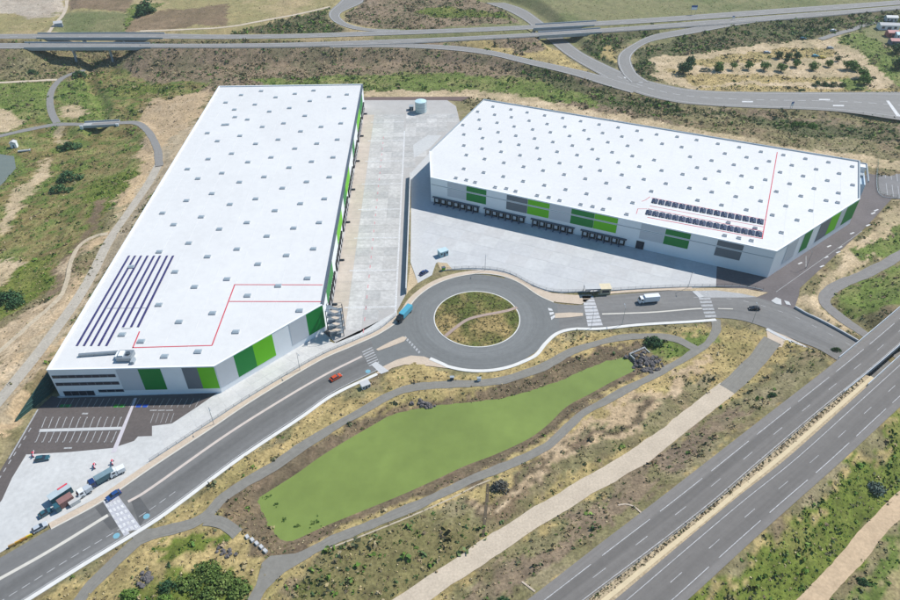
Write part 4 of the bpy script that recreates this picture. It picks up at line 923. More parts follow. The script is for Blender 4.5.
# solar modules on the east roof: two bands of tilted east-west pairs
sm = MB()
for s_ in (-1, 1):
    sm.add([(s_*.08, -2.1, .62), (s_*1.45, -2.1, .12), (s_*1.45, 2.1, .12), (s_*.08, 2.1, .62), (s_*.08, -2.1, .56), (s_*1.45, -2.1, .06), (s_*1.45, 2.1, .06), (s_*.08, 2.1, .56)], [(0,1,2,3),(4,7,6,5),(0,4,5,1),(2,6,7,3),(1,5,6,2)])
smm = sm.mesh('solar_module'); smm.materials.append(mat('solar_cells_b', (.03,.035,.07), .25, .2, 2, spec=.5))
for (a, b, nn_) in (((655,200.5),(760.5,221),16), ((649,212),(759,233.5),17)):
    p0, p1 = g(*a, HB)-oB, g(*b, HB)-oB
    for k in range(nn_):
        p = p0+(p1-p0)*k/(nn_-1); o = obj('solar_module', smm, None, WB); o.location = (p[0], p[1], HB-.42); o.rotation_euler = (0, 0, math.atan2(p1[1]-p0[1], p1[0]-p0[0]))
roof_line(WB, oB, HB, [(777.5,151.5),(762.5,237.8),(648,216.5)], .4); roof_line(WB, oB, HB, [(648.5,208),(763,230.5)], .3); roof_line(WB, oB, HB, [(652,197),(766,219)], .3)
roof_line(WB, oB, HB, [(650,205),(763.5,226)], .25); roof_line(WB, oB, HB, [(642,200.5),(646,199),(650,196)], .25); roof_line(WB, oB, HB, [(647,208),(638,208),(636.5,213)], .25)

#@@PART2
# ------------------------------------------------------------------ bridges, walls, fences
def sub(st, a, b):
    n = len(st.A); i, j = int(a*(n-1)), int(b*(n-1))+2; o = Strip.__new__(Strip); o.A = st.A[i:j]; o.B = st.B[i:j]; return o
def slab(L1, L2, z0, z1, name, m, parent):
    n = len(L1); V = []
    for i in range(n):
        for p, z in ((L1, z0), (L1, z1), (L2, z1), (L2, z0)): V.append((p[i][0], p[i][1], p[i][2]+z))
    Fs = [(4*i+k, 4*i+(k+1) % 4, 4*i+4+(k+1) % 4, 4*i+4+k) for i in range(n-1) for k in range(4)]+[(0,1,2,3), (4*n-1,4*n-2,4*n-3,4*n-4)]
    return MB().add(V, Fs).build(name, m, parent)
M_bridge = mat('bridge_concrete', (.36, .37, .37), .85, .12, .3)
M_parapet = mat('bridge_parapet', (.40, .43, .46), .6, .1, .4)
def bridge(name, label, strips, z_ab, piers=(), thick=1.5, abut=True, ph=1.0):
    root = empty(name, (0, 0, 0), 0, label, 'bridge')
    for st in strips:
        slab(offset(st.A, .3), offset(st.B, -.3), -thick, .0, 'deck', M_bridge, root)
        for L_, s_ in ((st.A, 1), (st.B, -1)): slab(offset(L_, .05*s_), offset(L_, .32*s_), .003, ph, 'parapet', M_parapet, root)
        if abut:
            for e in (0, -1):
                a, b = st.A[e], st.B[e]; t_ = (st.mid()[1]-st.mid()[0]) if e == 0 else (st.mid()[-1]-st.mid()[-2]); t_ = t_/np.linalg.norm(t_)*.8
                q = [a-t_, b-t_, b+t_, a+t_]
                MB().prism([tuple(p[:2]) for p in q], z_ab-1, a[2]-thick-.004).build('abutment', M_bridge, root)
        for f in piers:
            k = int(f*(len(st.A)-1)); a, b = st.A[k], st.B[k]
            for w in (.22, .78):
                p = a+(b-a)*w; zb = float(ground_z(p[0], p[1]))-.5
                MB().tube((p[0], p[1], zb), (p[0], p[1], a[2]-thick-.9), .9, .75, 10).build('pier', M_bridge, root)
            t_ = perp(st.mid())[k]; d_ = np.array([t_[1], -t_[0], 0])*.7
            MB().prism([tuple(p[:2]) for p in (a-d_, a+d_, b+d_, b-d_)], a[2]-thick-.9, a[2]-thick-.004).build('crosshead', M_bridge, root)
    return root
vz = [(frac_at(st, (30, 43), MZ), frac_at(st, (150, 43), MZ)) for st in (mw_n, mw_s)]
bridge('viaduct', 'grey motorway viaduct on round piers over the grassy valley', [sub(mw_n, *vz[0]), sub(mw_s, *vz[1])], -1, (.39, .69))
uz = [(frac_at(st, (536, 30), MZ), frac_at(st, (594, 28), MZ)) for st in (mw_n, mw_s)]
bridge('underpass_bridge', 'motorway bridge with dark opening over the lower road', [sub(mw_n, *uz[0]), sub(mw_s, *uz[1])], 2.5)
bridge('overpass_bridge', 'dual motorway bridge crossing over the road at the right edge', [sub(hw_l, hf[0][0]-.01, hf[0][1]+.01), sub(hw_r, hf[1][0]-.01, hf[1][1]+.01)], -1, thick=1.3, ph=.9)
wing = empty('wing_wall', g(884, 322, 0), 0, 'grey concrete wing wall in the shade beside the motorway bridge', 'wall')
a_, b_ = g(896, 312, 2)-g(884, 322, 0), g(872, 319, 2)-g(884, 322, 0)
dv = (b_-a_)[:2]; dn = np.array([-dv[1], dv[0]])/np.linalg.norm(dv)*.4
MB().add([(a_[0],a_[1],-2),(b_[0],b_[1],-2),(b_[0],b_[1],1.6),(a_[0],a_[1],5.5),(a_[0]+dn[0],a_[1]+dn[1],-2),(b_[0]+dn[0],b_[1]+dn[1],-2),(b_[0]+dn[0],b_[1]+dn[1],1.6),(a_[0]+dn[0],a_[1]+dn[1],5.5)], [(0,1,2,3),(7,6,5,4),(3,2,6,7),(0,3,7,4),(1,5,6,2)]).build('wall_face', M_bridge, wing)
# foot bridge in the valley
fb = empty('foot_bridge', g(101, 124, -3.4), 0, 'small road bridge with pale end blocks over the valley stream', 'bridge')
o_ = g(101, 124, -3.4); e0, e1 = g(83, 124.7, -3.4)-o_, g(119, 122.8, -3.4)-o_
fd = (e1-e0)/np.linalg.norm(e1-e0); fn = np.array([-fd[1], fd[0], 0]); fl = np.linalg.norm(e1-e0)
def fbx(s0, s1, w0, w1, z0, z1, name, m): 
    q = [e0+fd*s0+fn*w0, e0+fd*s1+fn*w0, e0+fd*s1+fn*w1, e0+fd*s0+fn*w1]
    return MB().prism([tuple(p[:2]) for p in q], z0, z1).build(name, m, fb)
fbx(0, fl, -3.6, 3.6, -.9, -.02, 'deck', M_bridge)
for w in (-3.6, 3.3): fbx(.3, fl-.3, w, w+.3, -.017, .9, 'parapet', M_parapet)
for s0 in (-.8, fl-.9): fbx(s0, s0+1.7, -4.3, -3.603, -3, 1.2, 'end_block', M_white); fbx(s0+.2, s0+1.3, -3.2, 3.2, -4.5, -.903, 'abutment', M_bridge)
# dark retaining wall west of the car park
wp = [(g(68, 374, 0), 8.6), (g(50, 394, 0), 7.4), (g(16.5, 421.5, 0), .7)]
rw = empty('retaining_wall', wp[1][0], 0, 'dark green ribbed retaining wall in shadow at the car park corner', 'wall')
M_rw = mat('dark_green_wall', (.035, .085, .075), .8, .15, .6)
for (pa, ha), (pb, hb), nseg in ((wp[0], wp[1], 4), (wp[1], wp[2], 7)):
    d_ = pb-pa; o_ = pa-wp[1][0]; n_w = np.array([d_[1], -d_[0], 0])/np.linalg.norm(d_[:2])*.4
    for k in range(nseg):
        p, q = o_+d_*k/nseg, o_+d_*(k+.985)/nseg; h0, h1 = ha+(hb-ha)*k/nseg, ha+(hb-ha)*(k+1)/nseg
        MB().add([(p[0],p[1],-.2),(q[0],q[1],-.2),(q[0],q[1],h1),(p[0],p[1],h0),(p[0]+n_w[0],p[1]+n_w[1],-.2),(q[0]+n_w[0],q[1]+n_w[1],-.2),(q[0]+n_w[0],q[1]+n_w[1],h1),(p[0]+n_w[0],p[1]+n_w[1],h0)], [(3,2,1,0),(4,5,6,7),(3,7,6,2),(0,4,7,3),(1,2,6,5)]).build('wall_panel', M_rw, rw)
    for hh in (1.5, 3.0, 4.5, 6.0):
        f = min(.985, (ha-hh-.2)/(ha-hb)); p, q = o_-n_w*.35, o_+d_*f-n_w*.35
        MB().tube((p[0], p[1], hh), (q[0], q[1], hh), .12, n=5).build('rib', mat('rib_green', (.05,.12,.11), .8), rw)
# concrete divider wall between the two yards
wa, wb = g(410.2, 177, 0), g(405.8, 294, 0); wr = empty('divider_wall', wa, 0, 'tall pale concrete wall dividing the two warehouse yards', 'wall')
dd_ = wb-wa; nd_ = np.array([-dd_[1], dd_[0], 0])/np.linalg.norm(dd_[:2])*.35
for k in range(16):
    p, q = dd_*(k+.004)/16, dd_*(k+.996)/16
    MB().prism([tuple((p)[:2]), tuple((q)[:2]), tuple((q+nd_)[:2]), tuple((p+nd_)[:2])], -.1, 3.1).build('wall_panel', M_conc_b, wr)
MB().prism([tuple((dd_*0-nd_*.15)[:2]), tuple((dd_-nd_*.15)[:2]), tuple((dd_+nd_*1.15)[:2]), tuple((nd_*1.15)[:2])], 3.103, 3.25).build('coping', M_conc, wr)
def fence(pts, z, label, h=1.6, m=M_steel_d, gap=3.2, base=.25, name='fence', cat='fence', mesh=True):
    P = spline(gl(pts, z), gap); o_ = P[0].copy(); r_ = empty(name, o_, 0, label, cat); Q = P-o_
    po = MB(); 
    for p in Q: po.tube((p[0], p[1], -.1), (p[0], p[1], h), .05, n=5)
    po.build('posts', m, r_)['kind'] = 'stuff'
    for zz in ((.1, .55, 1.0) if not mesh else (h*.5,)):
        pass
    n = len(Q)
    if base: slab(offset(Q, .12), offset(Q, -.12), -.1, base, 'base_wall', M_coping, r_)
    for zz in (h*.98, h*.62, h*.3): slab(offset(Q, .025), offset(Q, -.025), zz-.03, zz+.03, 'rail', m, r_)
    return r_
fence([(441,271),(455,269.3),(472,268.6),(495,270),(512,274.5),(528,283),(545,290),(562,292.3),(590,291.5)], 0, 'low dark fence curving round the roundabout below the east yard', 1.5)
fence([(606,291),(640,289),(680,287.3),(716,286.6),(745,286.8),(763,290)], 0, 'low dark fence beside the road east of the gatehouse', 1.5)
fence([(150,461.5),(208,424),(253,395),(317,357.5),(350,342.8),(378,330.2),(396,316)], 0, 'dark fence between the main road pavement and the concrete apron', 1.4)
fence([(877.5,160),(878.5,193),(900,198.5),(925,204)], 0, 'green fence round the grey lot beside the east warehouse', 2.0, mat('green_fence', (.02,.10,.07), .6), base=.2)
def guard(L_, label, off_):
    L_ = offset(L_, off_); L_ = resample(L_, int(np.linalg.norm(np.diff(L_, axis=0), axis=1).sum()/4)+2); o_ = L_[0].copy(); r_ = empty('guard_rail', o_, 0, label, 'guard rail'); Q = L_-o_
    po = MB()
    for p in Q: po.box(p[0]-.07, p[0]+.07, p[1]-.07, p[1]+.07, p[2]-.4, p[2]+.6)
    po.build('posts', M_steel, r_)['kind'] = 'stuff'
    slab(offset(Q, .09), offset(Q, .13), .45, .78, 'rail', M_steel, r_)
bi_l = int(hf[0][0]*(len(hw_l.A)-1)); bi_r = int(hf[1][0]*(len(hw_r.A)-1))
guard(hw_l.B[:bi_l], 'steel guard rail on the median side of the west motorway carriageway', -.5)
guard(mw_s.B[int(vz[1][1]*len(mw_s.B)):int(.99*len(mw_s.B))], 'steel guard rail along the far motorway above the warehouses', -.5)
md = struct(sub(hmid, 0, hf[1][0]).build('motorway_median', mat('median_soil', (.40, .32, .21), .95, .2, .3, grain=.2, detail_scale=1.2, bump=.4), -.12))
line_strip(sub(hmid, 0, hf[1][0]).at(.66), 1.3).build('median_gutter', mat('pale_gutter', (.56, .46, .30), .9, .1, .4), .02, md)

# ------------------------------------------------------------------ street furniture
def lamp(px, label, h=9.0, rz=0.0, z=0.0):
    p = g(*px, z); r_ = empty('street_lamp', (p[0], p[1], z+.02), rz, label, 'street lamp', 'street lamps')
    MB().tube((0,0,0), (0,0,h), .11, .06, 8).build('pole', M_steel, r_); MB().tube((0,0,h-.02), (1.6,0,h+.35), .05, .04, 6).build('arm', M_steel, r_)
    hd = MB().box(1.5, 2.3, -.16, .16, h+.28, h+.42).build('lamp_head', M_coping, r_); MB().box(.0,.28,-.14,.14,.0,.03).build('base_plate', M_steel_d, r_)
for px, lb, rz in (((591,328.5),'street lamp at the south end of the zebra crossing east of the roundabout',1.57),((622,324.8),'street lamp on the south kerb below the white lorry',1.57),((688,287.8),'street lamp by the fence near the second zebra crossing',-1.57),
        ((752,323.5),'street lamp south of the road below the black car',1.57),((300,370),'street lamp on the pavement below the lime panel of the west warehouse',-1),((214,424.5),'street lamp on the pavement by the car park corner',-1),
        ((806,268),'white street lamp on the service lane beside the east warehouse',2.2),((485,270.5),'street lamp behind the roundabout at the edge of the east yard',-1.57)):
    lamp(px, lb, rz=rz)
def road_sign(px, z, label, w, hh, top, m, rz=0.0):
    p = g(*px, z); r_ = empty('road_sign', (p[0], p[1], z), rz, label, 'sign')
    for s_ in (-1, 1): MB().tube((s_*w*.35, 0, -.3), (s_*w*.35, 0, top), .09, n=6).build('post', M_steel, r_)
    b = MB().box(-w/2, w/2, -.08, -.0, top-hh, top).build('panel', m, r_)
    MB().box(-w/2+.1, w/2-.1, -.1, -.083, top-hh+.1, top-hh*.45).build('lettering_band', M_white, b)
M_blue = mat('sign_blue', (.03, .10, .30), .5, .05, 1)
road_sign((693,14.5), 9, 'blue motorway sign on posts beside the far carriageway', 5, 3.5, 7.5, M_blue)
road_sign((791,108.5), 3.5, 'blue road sign on the verge of the lower road', 2.4, 2.6, 4.6, M_blue, .5)
road_sign((733,19.5), 9, 'small blue sign near the right end of the far motorway', 2.0, 1.6, 3.0, M_blue)

# steel stair tower
sp = g(337, 333, 0); st_ = empty('stair_tower', sp, angA, 'grey steel escape stair tower against the green corner panel', 'stair')
for x in (-3.0, 3.0):
    for y in (-2.0, 2.2): MB().box(x-.14, x+.14, y-.14, y+.14, 0, 13.4).build('post', M_steel_d, st_)
for k in range(4):
    z0 = 3.2*k+.1; z1 = z0+3.2
    MB().box(-3.0, -1.6, -2.0, 2.2, z1-.12, z1).build('landing', M_steel, st_)
    MB().box(1.7, 3.0, -2.0, 2.2, z0+1.5, z0+1.62).build('landing', M_steel, st_)
    fl_ = MB()
    for s_ in range(8):
        x = -1.6+s_*.42; fl_.box(x, x+.42, .2, 1.9, z1-.2-s_*.19, z1-.14-s_*.19); fl_.box(x, x+.42, -1.8, -.1, z0+.15+s_*.17, z0+.21+s_*.17)
    fl_.build('flight', M_steel, st_)
    for y in (-2.0, 2.2):
        MB().tube((-3, y, z1+1), (3, y, z1+1), .07, n=5).build('handrail', M_steel_d, st_); MB().tube((-3, y, z0), (3, y, z1), .07, n=5).build('brace', M_steel_d, st_)
# water tank behind
tp = g(421, 111.5, 0); tk = empty('water_tank', tp, 0, 'pale blue round water tank at the head of the west yard', 'tank')
MB().tube((0,0,0), (0,0,7.2), 3.7, n=28).build('shell', mat('tank_panels', (.52, .60, .60), .5, .08, .5), tk); MB().tube((0,0,7.2), (0,0,7.9), 3.75, .3, 28).build('roof', mat('tank_roof', (.48, .66, .72), .5, .06, .5), tk)
for zz in (1.8, 3.6, 5.4): MB().tube((0,0,zz), (0,0,zz+.12), 3.76, n=28).build('band', M_coping, tk)
for s_ in (-.25, .25): MB().tube((3.85, s_, .2), (3.85, s_, 8.2), .05, n=5).build('ladder_rail', M_steel, tk)
ph_ = g(411.5, 109.5, 0); pk = empty('tank_shadow_box', ph_, 0, 'small dark grey box standing in for the shadow left of the round water tank', 'shadow box')  # dark box added where only the tank's shadow falls
MB().box(-1.3,1.3,-1.6,1.6,0,2.5).build('wall', M_coping_d, pk); MB().box(-1.5,1.5,-1.8,1.8,2.503,2.7).build('roof', M_coping, pk); MB().box(-.5,.5,-1.66,-1.603,.05,2.1).build('door', M_steel, pk)
def kiosk(px, name, label, cat, w, d, h, mw, mr, rz=0.0, door=True, z=0.0):
    p = g(*px, z); r_ = empty(name, (p[0], p[1], z+.02), rz, label, cat)
    MB().box(-w/2, w/2, -d/2, d/2, 0, h).build('wall', mw, r_); MB().box(-w/2-.15, w/2+.15, -d/2-.15, d/2+.15, h+.003, h+.18).build('roof', mr, r_)
    if door:
        dr_ = MB().box(-.45, .45, -d/2-.05, -d/2-.003, .02, min(2.1, h-.2)).build('door', M_coping_d, r_)
        for s_ in (-1, 1): MB().box(s_*w*.34-.4, s_*w*.34+.4, -d/2-.04, -d/2-.003, h*.45, h*.8).build('window', M_glass, r_)
    return r_
kiosk((443,255), 'kiosk', 'pale teal kiosk in the east yard above the roundabout', 'kiosk', 4.2, 3.0, 2.8, mat('teal_panel', (.30,.46,.50), .5), mat('pale_teal_roof', (.45,.58,.62), .5), .5)
kiosk((365.5,388), 'utility_cabin', 'small white cabin on the verge south of the main road', 'cabin', 3.2, 2.4, 2.4, M_white, M_conc_b, .5)
for px, lb in (((479,380.5),'white service cabinet on the verge below the roundabout'),((452,379.5),'dark service cabinet on the verge below the roundabout')):
    kiosk(px, 'service_cabinet', lb, 'cabinet', 1.3, .8, 1.3, M_white if 'white' in lb else M_steel_d, M_coping, 0, False)
gh = g(597.5, 292.5, 0); gt = empty('gatehouse', gh, .06, 'beige gatehouse with an open dark canopy at the east yard entrance', 'gatehouse')
MB().box(1.0, 5.2, -1.6, 1.8, 0, 3.0).build('cabin', mat('beige_render', (.55,.47,.33), .8, .06, .5), gt); MB().box(.7, 5.5, -1.9, 2.1, 3.003, 3.25).build('cabin_roof', mat('sand_roof', (.62,.54,.38), .8), gt)
MB().box(1.5, 4.6, -1.66, -1.603, 1.0, 2.3).build('window', M_glass, gt); MB().box(-6.0, .66, -1.9, 2.1, 3.2, 3.45).build('canopy', M_conc_b, gt)
MB().box(-6.1, .66, -2.1, -1.903, 3.0, 3.5).build('canopy_fascia', M_coping_d, gt)
for x in (-5.8, -2.5): MB().tube((x,-1.6,0), (x,-1.6,3.197), .12, n=6).build('post', M_coping_d, gt); MB().tube((x,1.8,0), (x,1.8,3.197), .12, n=6).build('post', M_coping_d, gt)
# valley hut, pipe, field hut
hz = on_ground(15, 147, -6); hu = empty('valley_hut', hz, .2, 'tiny white pump hut at the edge of the valley pool', 'hut')
MB().box(-1.7,1.7,-1.5,1.5,-.5,3.4).build('wall', M_white, hu); MB().add([(-2,-1.8,3.4),(2,-1.8,3.4),(2,1.8,3.4),(-2,1.8,3.4),(0,-1.8,4.3),(0,1.8,4.3)],[(0,1,4),(2,3,5),(0,4,5,3),(1,2,5,4),(0,3,2,1)]).build('roof', M_conc_b, hu); MB().box(-.4,.4,-1.56,-1.503,0,2).build('door', M_coping_d, hu)
pz = on_ground(24.5, 151.5, -6); pp = empty('pipe', pz, .25, 'white concrete pipe lying on the grass by the valley hut', 'pipe')
MB().tube((-3.4,0,.6), (3.4,0,.6), .62, n=12, cap=False).build('barrel', M_conc_b, pp); MB().tube((3.2,0,.6), (3.7,0,.6), .78, n=12, cap=False).build('collar', M_white, pp)
fz = on_ground(59, 26, 8); fh = empty('field_hut', fz, .4, 'small grey hut beside the field track beyond the viaduct', 'hut')
MB().box(-3,3,-2,2,-.5,2.8).build('wall', mat('hut_grey', (.33,.36,.42), .7), fh); MB().add([(-3.3,-2.4,2.8),(3.3,-2.4,2.8),(3.3,2.4,2.8),(-3.3,2.4,2.8),(-3.3,0,4.2),(3.3,0,4.2)],[(0,1,5,4),(2,3,4,5),(0,4,3),(1,2,5),(0,3,2,1)]).build('roof', M_conc_b, fh)
# small settlement at the right edge
def house(px, z, w, d, h, mw, mr, label, rz=0.0, cat='building'):
    p = on_ground(px[0], px[1], z); r_ = empty('small_building', p, rz, label, cat)
    MB().box(-w/2,w/2,-d/2,d/2,-1,h).build('wall', mw, r_)
    MB().add([(-w/2-.3,-d/2-.4,h+.003),(w/2+.3,-d/2-.4,h+.003),(w/2+.3,d/2+.4,h+.003),(-w/2-.3,d/2+.4,h+.003),(-w/2-.3,0,h+1.3),(w/2+.3,0,h+1.3)],[(0,1,5,4),(2,3,4,5),(0,4,3),(1,2,5),(0,3,2,1)]).build('roof', mr, r_)
    MB().box(-w*.1,w*.1,-d/2-.08,-d/2-.003,.0,h*.7).build('door', M_coping_d, r_)
    for s_ in (-.32, .3): MB().box(w*s_-w*.07,w*s_+w*.07,-d/2-.06,-d/2-.003,h*.35,h*.75).build('window', M_glass, r_)
house((887,29), 6, 15, 7, 4, M_white, M_conc_b, 'long white shed with pale roof in the settlement at the right edge', -.1)
house((891,36), 6, 8, 6, 3.5, mat('brick_red', (.42,.14,.12), .8), mat('pink_roof', (.55,.30,.28), .8), 'red building below the long white shed at the right edge', -.1)
house((899,38), 6, 7, 6, 3.5, M_white, mat('aqua_roof', (.40,.58,.66), .6), 'white building with aqua roof at the right edge', -.1)
house((896,44), 6, 11, 6, 3.2, mat('slate_wall', (.14,.17,.22), .7), mat('pink_roof', (.5,.3,.3)), 'dark slate building lowest in the settlement at the right edge', -.1)
house((890,21), 7, 9, 5, 3.5, M_grey, M_coping, 'grey building with grey roof behind the long white shed', -.1)

# ------------------------------------------------------------------ vehicles
wheel_cache = {}
def wheel(root, x, y, r, w):
    if (r, w) not in wheel_cache:
        t = MB().tube((0,-w/2,0), (0,w/2,0), r, n=14).mesh('wheel'); t.materials.append(M_black)
        h = MB().tube((0,-w/2-.02,0), (0,w/2+.02,0), r*.58, n=10).mesh('rim'); h.materials.append(M_steel); wheel_cache[(r, w)] = (t, h)
    t, h = wheel_cache[(r, w)]; o = obj('wheel', t, None, root); o.location = (x, y, r); obj('rim', h, None, o)
def paint(name, c): return mat('paint_'+name, c, .28, .02, 1, spec=.5)
def head(a, b):
    A_, B_ = g(*a), g(*b); return math.atan2(B_[1]-A_[1], B_[0]-A_[0])
def tapered(prof_lo, prof_hi, w_lo, w_hi):
    """loft between lower outline x0,x1,z and upper one"""
    (x0, x1, z0), (X0, X1, z1) = prof_lo, prof_hi
    V = [(x0,-w_lo/2,z0),(x1,-w_lo/2,z0),(x1,w_lo/2,z0),(x0,w_lo/2,z0),(X0,-w_hi/2,z1),(X1,-w_hi/2,z1),(X1,w_hi/2,z1),(X0,w_hi/2,z1)]
    return V, [(0,3,2,1),(4,5,6,7),(0,1,5,4),(1,2,6,5),(2,3,7,6),(3,0,4,7)]
def car(px, toward, mp, label, L_=4.4, W_=1.85, z=0.0, cat='car', pos=None, rz=None, estate=False):
    p = g(*px, z) if pos is None else pos; r_ = empty('parked_car' if 'parked' in label else 'car', (p[0], p[1], p[2]+.05), head(px, toward) if rz is None else rz, label, cat)
    a = L_/2; b = MB()
    b.side([(-a,.32),(-a+.05,.72),(-a+.12,.92),(a-1.35,.92),(a-.15,.74),(a,.55),(a,.3),(a-.4,.22),(-a+.4,.22)], -W_/2, W_/2); b.build('body', mp, r_)
    rear = -a+.15 if estate else -a+.45
    gm = MB().add(*tapered((rear, a-1.25, .923), (rear+.45, a-2.1, 1.42), W_-.1, W_-.42)).build('windows', M_glass, r_)
    MB().box(rear+.42, a-2.05, -(W_-.46)/2, (W_-.46)/2, 1.423, 1.47).build('roof', mp, r_)
    for x in (-a+.8, a-.85):
        for y in (-W_/2+.1, W_/2-.1): wheel(r_, x, y, .33, .24)
    for y in (-W_/2+.3, W_/2-.3):
        MB().box(a-.12, a+.02, y-.2, y+.2, .56, .68).build('headlight', M_white, r_); MB().box(-a-.02, -a+.05, y-.2, y+.2, .62, .78).build('tail_light', M_red, r_)
    return r_
def truck(px, toward, L_, cabm, boxm, label, cab=2.2, h=3.4, W_=2.4, box_top=None, z=0.0, axles=2, flat=False, cat='truck'):
    p = g(*px, z); r_ = empty('truck', (p[0], p[1], z+.05), head(px, toward), label, cat); a = L_/2
    MB().box(-a, a-.3, -W_*.32, W_*.32, .55, .9).build('chassis', M_black, r_)
    c = MB().side([(a-cab,.5),(a-cab,2.75),(a-.55,2.8),(a-.08,1.75),(a,1.6),(a,.5)], -W_/2+.05, W_/2-.05).build('cab', cabm, r_)
    MB().add([(a-.5,-W_/2+.2,2.7),(a-.06,-W_/2+.2,1.8),(a-.06,W_/2-.2,1.8),(a-.5,W_/2-.2,2.7),(a-.47,-W_/2+.2,2.74),(a-.02,-W_/2+.2,1.83),(a-.02,W_/2-.2,1.83),(a-.47,W_/2-.2,2.74)],[(3,2,1,0),(4,5,6,7),(0,1,5,4),(2,3,7,6),(0,4,7,3),(1,2,6,5)]).build('windscreen', M_glass, c)
    for s_ in (-1, 1): MB().box(a-cab+.5, a-.75, s_*(W_/2-.05)-.02, s_*(W_/2-.05)+.02, 1.75, 2.5).build('side_window', M_glass, c)
    if flat: MB().box(-a, a-cab-.15, -W_/2, W_/2, .9, 1.5).build('cargo_bed', boxm, r_)
    else: bx_ = MB().box(-a, a-cab-.15, -W_/2, W_/2, .9, h).build('cargo_box', boxm, r_)
    if box_top: MB().box(-a+.05, a-cab-.2, -W_/2+.05, W_/2-.05, (1.503 if flat else h+.003), (2.2 if flat else h+.06)).build('cargo_cover', box_top, r_)
    xs = [a-1.1, -a+1.2]+([-a+2.4] if axles > 2 else [])+([-a+3.6] if axles > 3 else [])
    for x in xs:
        for y in (-W_/2+.15, W_/2-.15): wheel(r_, x, y, .5, .3)
    for y in (-W_/2+.4, W_/2-.4): MB().box(a-.02, a+.04, y-.2, y+.2, .75, .95).build('headlight', M_white, r_)
    return r_
P_red = paint('orange_red', (.50,.07,.02)); P_navy = paint('navy', (.015,.04,.13)); P_blk = paint('black', (.012,.014,.018)); P_teal = paint('teal', (.03,.10,.13)); P_white = paint('white', (.70,.72,.74)); P_aqua = paint('aqua', (.08,.33,.44)); P_silver = paint('silver', (.42,.46,.50)); P_blue = paint('blue', (.02,.07,.22))
car((336,378.5), (350,370.5), P_red, 'orange red car driving on the main road below the west warehouse', 4.8)
car((754,309.3), (740,308.8), P_blk, 'black car driving on the road south of the east warehouse', 4.5)
car((114,496.5), (104,503), P_blue, 'dark blue car at the raised zebra crossing', 4.7)
car((43,459.5), (53,458), P_teal, 'dark teal car parked on concrete just below the car park bays', 4.6, estate=True)
car((424,273.5), (430,270), P_navy, 'navy car parked in the east yard corner by the roundabout', 4.5)
car((46,514), (56,508), P_teal, 'small dark teal car parked lowest beside the site cabins', 4.0)
car((40.5,528.5), (50,523), P_silver, 'silver car parked on the verge near the orange barriers', 4.3, estate=True)
truck((404.5,316.5), (398.5,323), 9.6, P_blk, P_aqua, 'black cab lorry with an aqua box entering the roundabout', h=3.2)
truck((648,302), (636,303), 8.8, P_white, P_white, 'white box lorry on the road east of the roundabout', h=3.5)
truck((102.5,481.5), (95.5,485.5), 8.2, P_navy, P_teal, 'long lorry with navy cab and dark trailer on the concrete apron', axles=3, h=2.9, W_=2.3, box_top=mat('tarpaulin_grey', (.16,.24,.28), .7, .2, .6))
truck((118.5,474), (108,479), 4.8, P_white, P_white, 'white van parked behind the long dark lorry', h=2.5, W_=2.0)
truck((86,494), (78,499), 4.6, P_white, P_silver, 'small white van beside the brown container', h=2.5, W_=2.0)
# ------------------------------------------------------------------ site compound
def container(a, b, w, h, m, mt, label, name='container', cat='container', stripe=None):
    A_, B_ = g(*a), g(*b); c_ = (A_+B_)/2; L_ = np.linalg.norm(B_-A_); r_ = empty(name, (c_[0], c_[1], .02), math.atan2(B_[1]-A_[1], B_[0]-A_[0]), label, cat)
    bd = MB(); n_ = int(L_/.5)
    bd.box(-L_/2, L_/2, -w/2, w/2, .15, h); bd.build('body', m, r_)
    for k in range(n_):
        x = -L_/2+.15+k*.5
        for s_ in (-1, 1): MB().box(x, x+.22, s_*w/2-.03 if s_ < 0 else w/2+.003, s_*w/2-.003 if s_ < 0 else w/2+.03, .3, h-.15).build('rib', m, r_)
    MB().box(-L_/2-.05, L_/2+.05, -w/2-.05, w/2+.05, h+.003, h+.1).build('roof', mt, r_)
    for y in (-w/4, w/4): MB().box(L_/2+.003, L_/2+.06, y-w/4+.06, y+w/4-.06, .25, h-.1).build('door', m, r_)
    if stripe: MB().box(0, L_/2-.2, w/2-.75, w/2-.15, h+.103, h+.2).build('roof_stripe', stripe, r_)
    return r_
container((51.5,503.5), (72,490), 2.6, 2.7, P_teal, mat('cabin_roof', (.40,.47,.50), .6, .1, .5), 'long grey roofed site cabin with a red stripe on top', 'site_cabin', 'cabin', mat('bright_red', (.62,.06,.09), .5))
container((60.5,507.5), (74,499), 2.4, 2.5, mat('brown_steel', (.20,.11,.10), .7, .15, .8), mat('brown_roof', (.24,.13,.12), .7, .15, .8), 'brown steel container between the site cabins and the road')
container((56.5,511.5), (61,508.8), 2.2, 2.3, P_teal, P_teal, 'small dark teal container below the brown one')
container((70,506), (80,500), 2.0, 1.4, M_conc, M_conc_b, 'low white storage box beside the brown container', 'storage_box', 'box')
for px, lb in (((95,467),'red and white barrier on the apron above the dark lorry'),((113,463.5),'red and white barrier at the foot of the walkway stripe'),((34,455.5),'red and white barrier at the left corner of the car park')):
    p = g(*px); r_ = empty('barrier', (p[0], p[1], .03), .3, lb, 'barrier')
    for s_ in (-.9, .9): MB().side([(-.35,0),(-.12,1.1),(.12,1.1),(.35,0)], s_-.1, s_+.1).build('stand', M_coping_d, r_)
    for k in range(6): MB().box(.123, .20, -1.2+k*.4, -.8+k*.4, .75, 1.35).build('board_block', mat('barrier_red', (.65,.03,.08), .5) if k % 2 == 0 else M_white, r_)
    MB().box(-.2,.2,-.25,.25,1.353,1.65).build('warning_lamp_box', MATS['barrier_red'], r_)
